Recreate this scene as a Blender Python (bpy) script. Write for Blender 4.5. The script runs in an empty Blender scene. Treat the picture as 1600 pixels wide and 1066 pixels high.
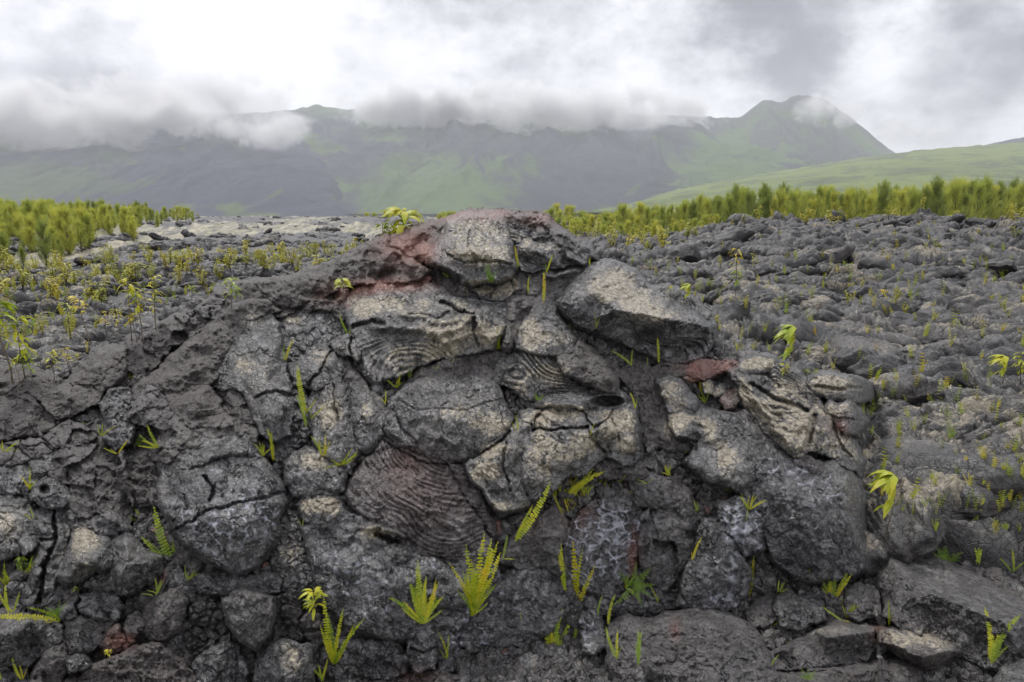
import bpy, math, random
import numpy as np
from mathutils import Vector, Matrix
from mathutils.geometry import delaunay_2d_cdt

# ------------------------------------------------------------------ camera, sky, sun, exposure
scene = bpy.context.scene
EYE = 1.8
PITCH = math.radians(10.25)
FPX = 1600 * 24.0 / 36.0
cam_data = bpy.data.cameras.new("camera")
cam_data.lens = 24.0
cam_data.sensor_width = 36.0
cam_data.clip_start = 0.05
cam_data.clip_end = 40000.0
cam = bpy.data.objects.new("camera", cam_data)
cam.location = (0, 0, EYE)
cam.rotation_euler = (math.radians(90) - PITCH, 0, 0)
scene.collection.objects.link(cam)
scene.camera = cam

scene.view_settings.view_transform = 'Standard'
scene.view_settings.look = 'None'
scene.view_settings.gamma = 1.0
scene.view_settings.exposure = 0.62
scene.cycles.use_denoising = True
scene.cycles.max_bounces = 6
scene.cycles.diffuse_bounces = 3
scene.cycles.glossy_bounces = 2
scene.cycles.transmission_bounces = 4
scene.cycles.transparent_max_bounces = 8
scene.cycles.volume_bounces = 2
scene.cycles.volume_max_steps = 128

SUN_EL, SUN_AZ = math.radians(60), math.radians(-30)   # azimuth measured from +Y (into the view) towards +X

world = bpy.data.worlds.new("World")
scene.world = world
world.use_nodes = True


class NT:
    """small helper to wire shader nodes"""
    def __init__(s, tree):
        s.t = tree
        s.n = tree.nodes
        s.l = tree.links

    def new(s, typ, **kw):
        n = s.n.new(typ)
        for k, v in kw.items():
            setattr(n, k, v)
        return n

    def put(s, sock, v):
        if isinstance(v, bpy.types.NodeSocket):
            s.l.new(v, sock)
        elif v is not None:
            if isinstance(v, (tuple, list)) and len(v) == 3 and sock.type == 'RGBA':
                v = (*v, 1)
            sock.default_value = v

    def math(s, op, a, b=None, c=None, clamp=False):
        n = s.new('ShaderNodeMath', operation=op, use_clamp=clamp)
        s.put(n.inputs[0], a)
        if b is not None: s.put(n.inputs[1], b)
        if c is not None: s.put(n.inputs[2], c)
        return n.outputs[0]

    def mix(s, f, a, b, blend='MIX'):
        n = s.new('ShaderNodeMix', data_type='RGBA', blend_type=blend)
        s.put(n.inputs[0], f); s.put(n.inputs[6], a); s.put(n.inputs[7], b)
        return n.outputs[2]

    def noise(s, vec, scale, detail=4, rough=0.55, dist=0.0):
        n = s.new('ShaderNodeTexNoise')
        s.put(n.inputs['Vector'], vec)
        n.inputs['Scale'].default_value = scale
        n.inputs['Detail'].default_value = detail
        n.inputs['Roughness'].default_value = rough
        n.inputs['Distortion'].default_value = dist
        return n.outputs['Fac']

    def ramp(s, f, a, b, lo=0.0, hi=1.0):
        n = s.new('ShaderNodeMapRange', interpolation_type='SMOOTHSTEP')
        s.put(n.inputs[0], f)
        for i, v in enumerate((a, b, lo, hi)):
            s.put(n.inputs[i + 1], v)
        return n.outputs[0]

    def mapping(s, vec, scale=(1, 1, 1), rot=(0, 0, 0), loc=(0, 0, 0)):
        n = s.new('ShaderNodeMapping')
        s.put(n.inputs[0], vec)
        n.inputs['Scale'].default_value = scale
        n.inputs['Rotation'].default_value = rot
        n.inputs['Location'].default_value = loc
        return n.outputs[0]


def pix_dir(u, v):
    """direction of a photo pixel (1600 x 1066) from the camera, not normalised"""
    x = (np.asarray(u, float) - 800) / FPX
    yv = (533 - np.asarray(v, float)) / FPX
    c, s = math.cos(PITCH), math.sin(PITCH)
    return np.stack(np.broadcast_arrays(x, c + yv * s, -s + yv * c), -1)


def build_world():
    N = NT(world.node_tree)
    N.n.clear()
    out = N.new('ShaderNodeOutputWorld')
    sky = N.new('ShaderNodeTexSky', sky_type='NISHITA')
    sky.sun_disc = False
    sky.sun_elevation = SUN_EL
    sky.sun_rotation = SUN_AZ
    sky.dust_density = 3.0
    bg_sky = N.new('ShaderNodeBackground')
    N.l.new(sky.outputs[0], bg_sky.inputs[0])
    bg_sky.inputs[1].default_value = 0.1
    # overcast deck: density of cloud as a function of direction only
    tc = N.new('ShaderNodeTexCoord')
    vec = tc.outputs['Generated']
    sep = N.new('ShaderNodeSeparateXYZ')
    N.l.new(vec, sep.inputs[0])
    vs = N.mapping(vec, (1.0, 1.0, 1.9), loc=(0.37, 0.11, 0.2))
    n1 = N.noise(vs, 2.6, 8, 0.56, 0.0)
    n2 = N.noise(N.mapping(vec, (1, 1, 1.6), loc=(3.1, 1.7, 0.4)), 7.0, 7, 0.6, 0.0)
    n3 = N.noise(N.mapping(vec, (1, 1, 1.4), loc=(1.3, 5.7, 2.4)), 17.0, 6, 0.62)
    n3b = N.math('ABSOLUTE', N.math('SUBTRACT', N.noise(N.mapping(vec, (1, 1, 1.5), loc=(4.3, 2.7, 1.4)), 6.5, 5, 0.6), 0.5))
    dens = N.math('ADD', N.math('MULTIPLY', N.math('SUBTRACT', n1, 0.5), 1.5), N.math('MULTIPLY', N.math('SUBTRACT', n2, 0.5), 0.95))
    dens = N.math('ADD', dens, N.math('ADD', N.math('MULTIPLY', N.math('SUBTRACT', n3, 0.5), 0.55), N.math('MULTIPLY', N.math('SUBTRACT', n3b, 0.09), 1.1)))
    # broad bright and dark masses of the deck, as directions on the sky
    def mass(u, v, ru, amt):
        d = pix_dir(u, v); d = d / np.linalg.norm(d)
        dt = N.new('ShaderNodeVectorMath', operation='DOT_PRODUCT')
        nv = N.new('ShaderNodeVectorMath', operation='NORMALIZE')
        N.l.new(vec, nv.inputs[0])
        N.l.new(nv.outputs[0], dt.inputs[0]); dt.inputs[1].default_value = tuple(d)
        cosr = math.cos(math.atan(ru / FPX))
        return N.ramp(N.math('ADD', dt.outputs['Value'], N.math('MULTIPLY', N.math('SUBTRACT', n2, 0.5), (1 - cosr) * 2.2)), cosr, 1.0, 0.0, amt)
    for m in SKY_MASSES:
        dens = N.math('ADD', dens, mass(*m))
    shade = N.ramp(dens, -0.38, 0.62)
    cloud = N.mix(shade, (0.80, 0.80, 0.84), (0.12, 0.12, 0.14))
    bg_c = N.new('ShaderNodeBackground')
    N.l.new(cloud, bg_c.inputs[0])
    zen = N.ramp(sep.outputs[2], 0.36, 0.85, 1.0, 1.5)
    N.l.new(zen, bg_c.inputs[1])
    mx = N.new('ShaderNodeMixShader')
    mx.inputs[0].default_value = 0.94
    N.l.new(bg_sky.outputs[0], mx.inputs[1])
    N.l.new(bg_c.outputs[0], mx.inputs[2])
    N.l.new(mx.outputs[0], out.inputs[0])


# (u, v, radius in px, amount): + darker cloud, - brighter
SKY_MASSES = [(250, 30, 110, -0.35), (400, 50, 150, -0.4), (520, 110, 150, -0.2), (600, 60, 130, 0.16), (170, 110, 130, 0.20), (60, 120, 160, 0.18),
              (800, 50, 200, 0.14), (1230, 60, 150, 0.30), (1270, 110, 70, 0.25), (1380, 60, 90, -0.2), (1380, 200, 120, -0.1), (1500, 130, 120, 0.18), (1080, 60, 150, 0.16),
              (1000, 140, 200, -0.15), (690, 120, 90, -0.2), (1560, 60, 120, 0.12), (100, 10, 100, -0.2), (640, 10, 120, 0.05), (930, 30, 220, 0.12)]
build_world()

sun_data = bpy.data.lights.new("sun", 'SUN')
sun_data.energy = 1.5
sun_data.angle = math.radians(10)
sun_data.color = (1.0, 0.96, 0.9)
sun = bpy.data.objects.new("sun", sun_data)
sd = Vector((math.sin(SUN_AZ) * math.cos(SUN_EL), math.cos(SUN_AZ) * math.cos(SUN_EL), math.sin(SUN_EL)))
sun.rotation_euler = sd.to_track_quat('Z', 'Y').to_euler()
sun.location = (0, 0, 30)
scene.collection.objects.link(sun)

# ------------------------------------------------------------------ numpy noise
rng = np.random.default_rng(7)
random.seed(11)


def _h(ix, iy, iz, seed):
    ix = ix.astype(np.int64); iy = iy.astype(np.int64); iz = iz.astype(np.int64)
    h = (ix * 374761393 + iy * 668265263 + iz * 2147483647 % 4294967291 + seed * 974634777) & 0xFFFFFFFF
    h = ((h ^ (h >> 13)) * 1274126177) & 0xFFFFFFFF
    h = ((h ^ (h >> 16)) * 2246822519) & 0xFFFFFFFF
    h = h ^ (h >> 15)
    return (h & 0xFFFFFF) / float(0x1000000)


def vnoise(p, seed=0):
    f = np.floor(p); t = p - f; t = t * t * t * (t * (t * 6 - 15) + 10)
    x, y, z = f[..., 0], f[..., 1], f[..., 2]
    r = 0
    for dx in (0, 1):
        wx = t[..., 0] if dx else 1 - t[..., 0]
        for dy in (0, 1):
            wy = t[..., 1] if dy else 1 - t[..., 1]
            for dz in (0, 1):
                wz = t[..., 2] if dz else 1 - t[..., 2]
                r = r + wx * wy * wz * _h(x + dx, y + dy, z + dz, seed)
    return r * 2 - 1


def fbm(p, scale, octv=4, seed=0, gain=0.5, ridged=False):
    a, s, tot = 0, 1.0, 0
    q = p * scale
    for o in range(octv):
        n = vnoise(q, seed + o * 17)
        if ridged: n = 1 - 2 * np.abs(n)
        a = a + n * s; tot += s
        s *= gain; q = q * 2.03 + 3.7
    return a / tot


def worley(x, y, seed=0):
    """nearest two feature points: F1, F2-F1, cell hash, vector to the cell point"""
    fx, fy = np.floor(x), np.floor(y)
    f1 = np.full(x.shape, 9.0); f2 = np.full(x.shape, 9.0)
    idn = np.zeros(x.shape); ox = np.zeros(x.shape); oy = np.zeros(x.shape)
    z = np.zeros_like(fx)
    for dx in (-1, 0, 1):
        for dy in (-1, 0, 1):
            cx, cy = fx + dx, fy + dy
            px = cx + 0.1 + 0.8 * _h(cx, cy, z, seed); py = cy + 0.1 + 0.8 * _h(cx, cy, z + 1, seed)
            d = np.hypot(x - px, y - py)
            nr = d < f1
            f2 = np.where(nr, f1, np.minimum(f2, d))
            f1 = np.where(nr, d, f1)
            idn = np.where(nr, _h(cx, cy, z + 2, seed), idn)
            ox = np.where(nr, x - px, ox); oy = np.where(nr, y - py, oy)
    return f1, f2 - f1, idn, ox, oy


def sst(x, a, b):
    t = np.clip((x - a) / (b - a), 0, 1)
    return t * t * (3 - 2 * t)


# ------------------------------------------------------------------ object helpers
def link(o, parent=None):
    scene.collection.objects.link(o)
    if parent is not None: o.parent = parent
    return o


def tag(o, label=None, cat=None, group=None, kind=None):
    if label: o["label"] = label
    if cat: o["category"] = cat
    if group: o["group"] = group
    if kind: o["kind"] = kind
    return o


def empty(name, loc=(0, 0, 0)):
    o = bpy.data.objects.new(name, None)
    o.empty_display_size = 0.1
    o.location = loc
    return link(o)


def mesh_np(name, co, faces, mat=None, attr=None, smooth=True):
    """faces: (n,3) or (n,4) int array (or a list of both arrays)"""
    me = bpy.data.meshes.new(name)
    fl = faces if isinstance(faces, list) else [faces]
    fl = [np.asarray(f, np.int32) for f in fl if len(f)]
    me.vertices.add(len(co))
    me.vertices.foreach_set("co", np.asarray(co, np.float32).ravel())
    loops = np.concatenate([f.ravel() for f in fl])
    sizes = np.concatenate([np.full(len(f), f.shape[1], np.int32) for f in fl])
    me.loops.add(len(loops)); me.loops.foreach_set("vertex_index", loops)
    me.polygons.add(len(sizes))
    me.polygons.foreach_set("loop_start", np.concatenate([[0], np.cumsum(sizes)[:-1]]).astype(np.int32))
    me.polygons.foreach_set("loop_total", sizes)
    me.polygons.foreach_set("use_smooth", np.full(len(sizes), smooth))
    if attr is not None:
        a = me.attributes.new("surf", 'FLOAT_COLOR', 'POINT')
        a.data.foreach_set("color", np.asarray(attr, np.float32).ravel())
    me.update(calc_edges=True)
    if mat: me.materials.append(mat)
    return me


def obj(name, me, parent=None, loc=None):
    o = bpy.data.objects.new(name, me)
    if loc is not None: o.location = loc
    return link(o, parent)


class MB:
    """collects polygons into one mesh"""
    def __init__(s): s.v = []; s.f = []
    def add(s, vs, fs):
        k = len(s.v); s.v.extend([tuple(q) for q in vs]); s.f.extend([tuple(i + k for i in f) for f in fs])
    def tube(s, pts, rad, n=6):
        pts = [Vector(p) for p in pts]; rings = []
        for i, p in enumerate(pts):
            d = (pts[min(i + 1, len(pts) - 1)] - pts[max(i - 1, 0)]).normalized()
            a = d.orthogonal().normalized(); b = d.cross(a)
            r = rad[i] if isinstance(rad, (list, tuple)) else rad
            rings.append([p + (a * math.cos(2 * math.pi * k / n) + b * math.sin(2 * math.pi * k / n)) * r for k in range(n)])
        vs = [q for r in rings for q in r]
        fs = [(i * n + k, i * n + (k + 1) % n, (i + 1) * n + (k + 1) % n, (i + 1) * n + k) for i in range(len(pts) - 1) for k in range(n)]
        fs += [tuple(range(n))[::-1], tuple((len(pts) - 1) * n + k for k in range(n))]
        s.add(vs, fs)
    def build(s, name, mat, smooth=True):
        me = bpy.data.meshes.new(name)
        me.from_pydata(s.v, [], s.f)
        me.polygons.foreach_set("use_smooth", np.full(len(me.polygons), smooth))
        me.materials.append(mat); me.update()
        return me


# ------------------------------------------------------------------ materials
def new_mat(name):
    m = bpy.data.materials.new(name); m.use_nodes = True
    N = NT(m.node_tree); N.n.clear()
    out = N.new('ShaderNodeOutputMaterial'); b = N.new('ShaderNodeBsdfPrincipled')
    N.l.new(b.outputs[0], out.inputs[0])
    return m, N, b, out


def lava_material(name="lava", k=1.0, mot=0.75, bump=0.022, dim=1.0, spec=0.9, rgh=0.0):
    """attribute surf: R pale crust and painted bright tops, G rusty red, B white mineral, A broken brown rock and painted shade of sides"""
    m, N, b, out = new_mat(name)
    at = N.new('ShaderNodeAttribute', attribute_name="surf")
    sp = N.new('ShaderNodeSeparateColor'); N.l.new(at.outputs['Color'], sp.inputs[0])
    tan, red, white, brown = sp.outputs[0], sp.outputs[1], sp.outputs[2], at.outputs['Alpha']
    geo = N.new('ShaderNodeNewGeometry'); P = geo.outputs['Position']
    nb = N.noise(P, 7.0 * k, 5, 0.55); nm = N.noise(P, 15.0 * k, 5, 0.58, 0.8); nf = N.noise(P, 52.0 * k, 5, 0.62); ng = N.noise(P, 260.0 * k, 2, 0.6)
    base = N.mix(N.ramp(nb, 0.38, 0.64), (0.008, 0.0083, 0.010), (0.066, 0.066, 0.070))
    base = N.mix(N.ramp(nf, 0.45, 0.7, 0, 0.55), base, (0.12, 0.118, 0.117))
    base = N.mix(N.ramp(nm, 0.50, 0.60, 0, 0.8 * mot), base, (0.175, 0.173, 0.176))
    base = N.mix(N.ramp(nm, 0.48, 0.41, 0, 0.85 * mot), base, (0.010, 0.010, 0.0115))
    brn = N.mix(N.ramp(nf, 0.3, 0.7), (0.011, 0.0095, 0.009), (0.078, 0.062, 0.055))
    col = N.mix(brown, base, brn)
    rd = N.mix(nb, (0.14, 0.055, 0.042), (0.28, 0.115, 0.08))
    col = N.mix(N.math('MULTIPLY', red, N.ramp(nf, 0.2, 0.6, 0.5, 1.0)), col, rd)
    tn = N.mix(N.ramp(nf, 0.3, 0.7), (0.20, 0.175, 0.135), (0.45, 0.39, 0.285))
    tf = N.ramp(N.math('ADD', tan, N.math('MULTIPLY', N.math('SUBTRACT', nf, 0.5), 0.75)), 0.40, 0.64)
    col = N.mix(N.ramp(tan, 0.06, 0.42, 0.0, 0.6), col, N.mix(nf, (0.085, 0.083, 0.08), (0.235, 0.218, 0.19)))
    col = N.mix(N.math('MULTIPLY', tf, 0.93), col, tn)
    wf = N.ramp(N.math('ADD', white, N.math('MULTIPLY', N.math('SUBTRACT', nf, 0.5), 0.6)), 0.25, 0.95)
    col = N.mix(N.math('MULTIPLY', wf, 0.85), col, (0.36, 0.37, 0.42))
    # lichen flecks and grit
    vo = N.new('ShaderNodeTexVoronoi', feature='F1'); N.put(vo.inputs['Vector'], P); vo.inputs['Scale'].default_value = 90
    fl = N.math('MULTIPLY', N.ramp(vo.outputs['Distance'], 0.22, 0.12), N.ramp(N.noise(P, 6.0, 3), 0.5, 0.62))
    col = N.mix(N.math('MULTIPLY', fl, 0.45), col, (0.33, 0.32, 0.27))
    col = N.mix(N.ramp(ng, 0.45, 0.66, 0.0, 0.12), col, N.mix(0.5, col, (0.30, 0.29, 0.28)))
    col = N.mix(N.ramp(ng, 0.52, 0.34, 0.0, 0.2), col, (0.012, 0.012, 0.012))
    col = N.mix(1.0 - dim, col, (0.006, 0.006, 0.007))
    N.put(b.inputs['Base Color'], col)
    N.put(b.inputs['Roughness'], N.math('ADD', N.ramp(nf, 0.3, 0.7, 0.22 + rgh, 0.42 + rgh), N.math('MULTIPLY', brown, 0.36)))
    b.inputs['Specular IOR Level'].default_value = spec
    # bump: grit plus hairline cracks
    v2 = N.new('ShaderNodeTexVoronoi', feature='DISTANCE_TO_EDGE'); N.put(v2.inputs['Vector'], N.mix(0.06, P, N.new('ShaderNodeTexNoise').outputs['Color']))
    v2.inputs['Scale'].default_value = 26
    crk = N.ramp(v2.outputs['Distance'], 0.0, 0.05)
    hgt = N.math('ADD', N.math('MULTIPLY', nf, 0.30), N.math('ADD', N.math('MULTIPLY', ng, 0.12), N.math('MULTIPLY', N.math('ABSOLUTE', N.math('SUBTRACT', nm, 0.5)), 2.6)))
    hgt = N.math('ADD', hgt, N.math('MULTIPLY', crk, 0.35))
    bp = N.new('ShaderNodeBump'); bp.inputs['Strength'].default_value = 0.85; bp.inputs['Distance'].default_value = bump
    N.put(bp.inputs['Height'], hgt); N.put(b.inputs['Normal'], bp.outputs[0])
    return m


LAVA = lava_material()
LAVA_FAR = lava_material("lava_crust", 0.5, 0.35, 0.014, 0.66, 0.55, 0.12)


def leaf_material(name, cols, transl=0.35):
    m, N, b, out = new_mat(name)
    oi = N.new('ShaderNodeObjectInfo'); geo = N.new('ShaderNodeNewGeometry')
    n = N.noise(geo.outputs['Position'], 14.0, 2)
    f = N.math('ADD', N.math('MULTIPLY', oi.outputs['Random'], 0.75), N.math('MULTIPLY', N.math('SUBTRACT', n, 0.5), 1.2), clamp=True)
    cr = N.new('ShaderNodeValToRGB'); N.put(cr.inputs[0], f)
    e = cr.color_ramp.elements
    while len(e) < len(cols): e.new(0.5)
    for i, c in enumerate(cols):
        e[i].position = i / (len(cols) - 1); e[i].color = (*c, 1)
    N.put(b.inputs['Base Color'], cr.outputs[0]); b.inputs['Roughness'].default_value = 0.5
    tr = N.new('ShaderNodeBsdfTranslucent'); N.put(tr.inputs[0], cr.outputs[0])
    mx = N.new('ShaderNodeMixShader'); mx.inputs[0].default_value = transl
    N.l.new(b.outputs[0], mx.inputs[1]); N.l.new(tr.outputs[0], mx.inputs[2]); N.l.new(mx.outputs[0], out.inputs[0])
    return m


M_FERN = leaf_material("fern_leaf", [(0.20, 0.30, 0.02), (0.36, 0.42, 0.015), (0.52, 0.50, 0.015), (0.60, 0.42, 0.015)])
M_FERN_GREEN = leaf_material("green_fern_leaf", [(0.13, 0.24, 0.02), (0.24, 0.36, 0.03)])
M_SAP = leaf_material("sapling_leaf", [(0.24, 0.34, 0.03), (0.42, 0.44, 0.02), (0.55, 0.46, 0.03), (0.55, 0.27, 0.02)])
M_SHRUB = leaf_material("shrub_leaf", [(0.30, 0.33, 0.03), (0.44, 0.42, 0.035), (0.52, 0.42, 0.04)])
M_CAS = leaf_material("casuarina_leaf", [(0.20, 0.26, 0.055), (0.33, 0.385, 0.075), (0.46, 0.48, 0.085)], 0.5)
M_CASY = leaf_material("casuarina_bright_leaf", [(0.36, 0.42, 0.075), (0.49, 0.51, 0.085), (0.60, 0.57, 0.09)], 0.5)


def bark_material():
    m, N, b, out = new_mat("bark")
    geo = N.new('ShaderNodeNewGeometry')
    N.put(b.inputs['Base Color'], N.mix(N.noise(geo.outputs['Position'], 60, 4), (0.07, 0.05, 0.035), (0.2, 0.16, 0.11)))
    b.inputs['Roughness'].default_value = 0.85
    return m


BARK = bark_material()
# ------------------------------------------------------------------ lava field (world x, y -> z)
def lobes(x, y, cell, seed, aniso=1.7, rope=0.0, warp=0.35, lam=0.05):
    """flow lobes ('toes') about one cell across: dome height 0..1, crease distance, cell hash"""
    p = np.stack([x / cell * 0.7, y / cell * 0.7, np.full_like(x, seed * 1.3)], -1)
    wx = vnoise(p, seed + 1) * warp; wy = vnoise(p + 9.1, seed + 2) * warp
    th = 0.5 + 0.7 * vnoise(p * 0.15, seed + 5)
    c, s = np.cos(th), np.sin(th)
    X = (c * x + s * y) / (cell * aniso) + wx; Y = (-s * x + c * y) / cell + wy
    f1, e, idn, ox, oy = worley(X, Y, seed)
    dome = np.sqrt(np.clip(1 - (1 - np.clip(e * 1.7, 0, 1)) ** 2, 0, 1)) * (0.6 + 0.4 * np.clip(1.1 - f1, 0, 1))
    tilt = ox * (idn - 0.5) * 0.9 + oy * ((idn * 7.13) % 1 - 0.5) * 0.9
    h = dome * (0.55 + 0.45 * ((idn * 3.7) % 1)) + tilt * 0.5
    if rope:
        a = (idn * 11.3 % 1 - 0.5) * 1.6
        rr = 0.7 + 1.2 * ((idn * 17.7) % 1)
        q = np.hypot(ox * aniso + rr * np.cos(a * 4), oy + rr * np.sin(a * 4)) * cell
        q = q + 0.9 * lam * vnoise(p * 5, seed + 8)
        has = ((idn * 5.9) % 1 > 0.35)
        h = h + has * rope * (np.abs(np.sin(np.pi * q / lam)) ** 0.6 - 0.6) * dome
    return h, e, idn


def rise(x, y):
    r = x / np.maximum(y, 0.5)
    up = sst(y, 9, 33) * (1 - 0.75 * sst(y, 37, 50))
    a = 0.82 * up * sst(r, 0.19, 0.35)
    b = 1.60 * (0.45 * sst(y, 13, 40) + 0.55 * sst(y, 20, 95)) * (1 - sst(r, -0.16, 0.1)) * (1 - 0.5 * sst(y, 200, 420))
    return a + b


def field_h(x, y, detail=True):
    h = rise(x, y)
    p = np.stack([x, y, np.zeros_like(x)], -1)
    h = h + 0.16 * fbm(p, 0.33, 3, 5) * sst(y, 2.5, 8) - 0.03
    mid = sst(y, 2.9, 4.2)                              # coarse lobes start behind the near rubble
    fade = 1 - sst(y, 60, 160)
    L1, e1, i1 = lobes(x, y, 0.75, 3, 2.0, warp=0.7)
    h = h + 0.15 * L1 * mid * (1 - 0.6 * sst(y, 14, 26))
    Lb, eb, ib = lobes(x, y, 3.2, 21, 1.5)
    h = h + 0.42 * (Lb - 0.4) * sst(y, 8, 22) * fade * (0.35 + 0.65 * sst(x / np.maximum(y, 1), -0.15, 0.2))
    tan = np.zeros_like(x); dark = np.zeros_like(x)
    if detail:
        L2, e2, i2 = lobes(x, y, 0.30, 8, 2.4, rope=0.34, lam=0.034, warp=0.55)
        L3, e3, i3 = lobes(x, y, 0.13, 13, 2.0, rope=0.0)
        near = 1 - sst(y, 18, 40)
        # lobes grow coarser with distance so that each keeps its crest and its scarp
        M1, f1_, j1 = lobes(x, y, 0.55, 51, 2.2, warp=0.8, rope=0.0)
        M2, f2_, j2 = lobes(x, y, 0.95, 52, 2.2, warp=0.8)
        M3, f3_, j3 = lobes(x, y, 1.7, 53, 2.4, warp=0.8)
        w1 = sst(y, 5.5, 8) * (1 - 0.8 * sst(y, 13, 18)); w2 = sst(y, 11, 15) * (1 - 0.7 * sst(y, 24, 32)); w3 = sst(y, 20, 28) * fade
        rgt = 0.45 + 0.55 * sst(x / np.maximum(y, 1), -0.05, 0.12) + 0.5 * (1 - sst(y, 10, 15))
        rgt = np.minimum(rgt, 1)
        h = h + rgt * (0.17 * M1 * (0.4 + j1) * w1 + 0.27 * M2 * (0.4 + j2) * w2 + 0.44 * M3 * (0.3 + j3) * w3)
        crest = (M1 - .45) * w1 + (M2 - .45) * w2 + (M3 - .45) * w3
        crev = np.maximum(np.maximum((f1_ < .10) * w1, (f2_ < .10) * w2), (f3_ < .10) * w3)
        h = h + 0.10 * L2 * mid * (1 - 0.85 * sst(y, 7, 15)) + 0.024 * L3 * (1 - sst(y, 5, 9)) * (0.4 + 0.9 * (i2 < 0.4))
        L4, e4, i4 = lobes(x, y, 1.3, 31, 2.6)
        h = h + 0.17 * L4 * sst(y, 7, 14) * fade
        h = h + 0.016 * fbm(p, 9.0, 3, 77) * (1 - sst(y, 7, 16)) + 0.045 * fbm((p + 0.3 * vnoise(p * 1.5, 4)[..., None]) * np.array([.7, 1.6, 1]), 3.2, 4, 79, ridged=True) * (1 - sst(y, 9, 18)) * mid + 0.07 * fbm(p, 1.1, 3, 78, ridged=True) * sst(y, 8, 18) * fade
        # rubble close to the camera
        R1, r1, ri = lobes(x, y, 0.085, 41, 1.2)
        R2, r2, rj = lobes(x, y, 0.035, 42, 1.1)
        h = h + (0.045 * R1 * (ri > 0.25) + 0.014 * R2) * (1 - mid)
        tan = 0.42 * (i1 > 0.3) + 0.2 * fbm(p, 1.3, 3, 88) + 0.28 * (L2 - 0.35) + 0.22 * (i2 > 0.5) - 0.18 * (e1 < 0.1) - 0.25 * (e2 < 0.12)  # paler lobe tops, duller creases: sky light put into the colour
        tan = tan * mid * (1 - .6 * sst(y, 6, 9)) - 0.1 + 0.75 * np.clip(crest, -.3, .5) * (0.4 + 0.8 * (i4 > .35))
        dark = (1 - mid) * 0.7 + 0.5 * (i4 > 0.75) * sst(y, 7, 14) + crev  # crev paints the shade of the creases into the colour
    return h, tan, dark


DG = [None]


def cast(o, d):
    if DG[0] is None: return None
    ok, loc, nrm, idx, ob, mat = scene.ray_cast(DG[0], Vector(o), Vector(d).normalized())
    return loc.copy() if ok else None


def ground_z(x, y):
    q = cast((x, y, 12.0), (0, 0, -1))
    return q.z if q is not None else float(field_h(np.array([x]), np.array([y]))[0][0])


def ground_at(u, v):
    """where the ray of pixel (u,v) meets the field"""
    d = pix_dir(u, v); x = y = None
    q = cast((0, 0, EYE), tuple(d))
    if q is not None and q.y < 160: return q
    h = 0.0
    for _ in range(7):
        Y = (EYE - h) / max(-d[2] / d[1], 1e-3)
        Y = min(Y, 150)
        x, y = Y * d[0] / d[1], Y
        hn = float(field_h(np.array([x]), np.array([y]))[0][0])
        h = 0.5 * h + 0.5 * hn
    return Vector((x, y, hn))


def streak_at(X, Y):
    return fbm(np.stack([X * 0.22 + Y * 0.02, Y * 0.075, Y * 0], -1), 1.0, 6, 61, 0.62) + 0.0


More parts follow.
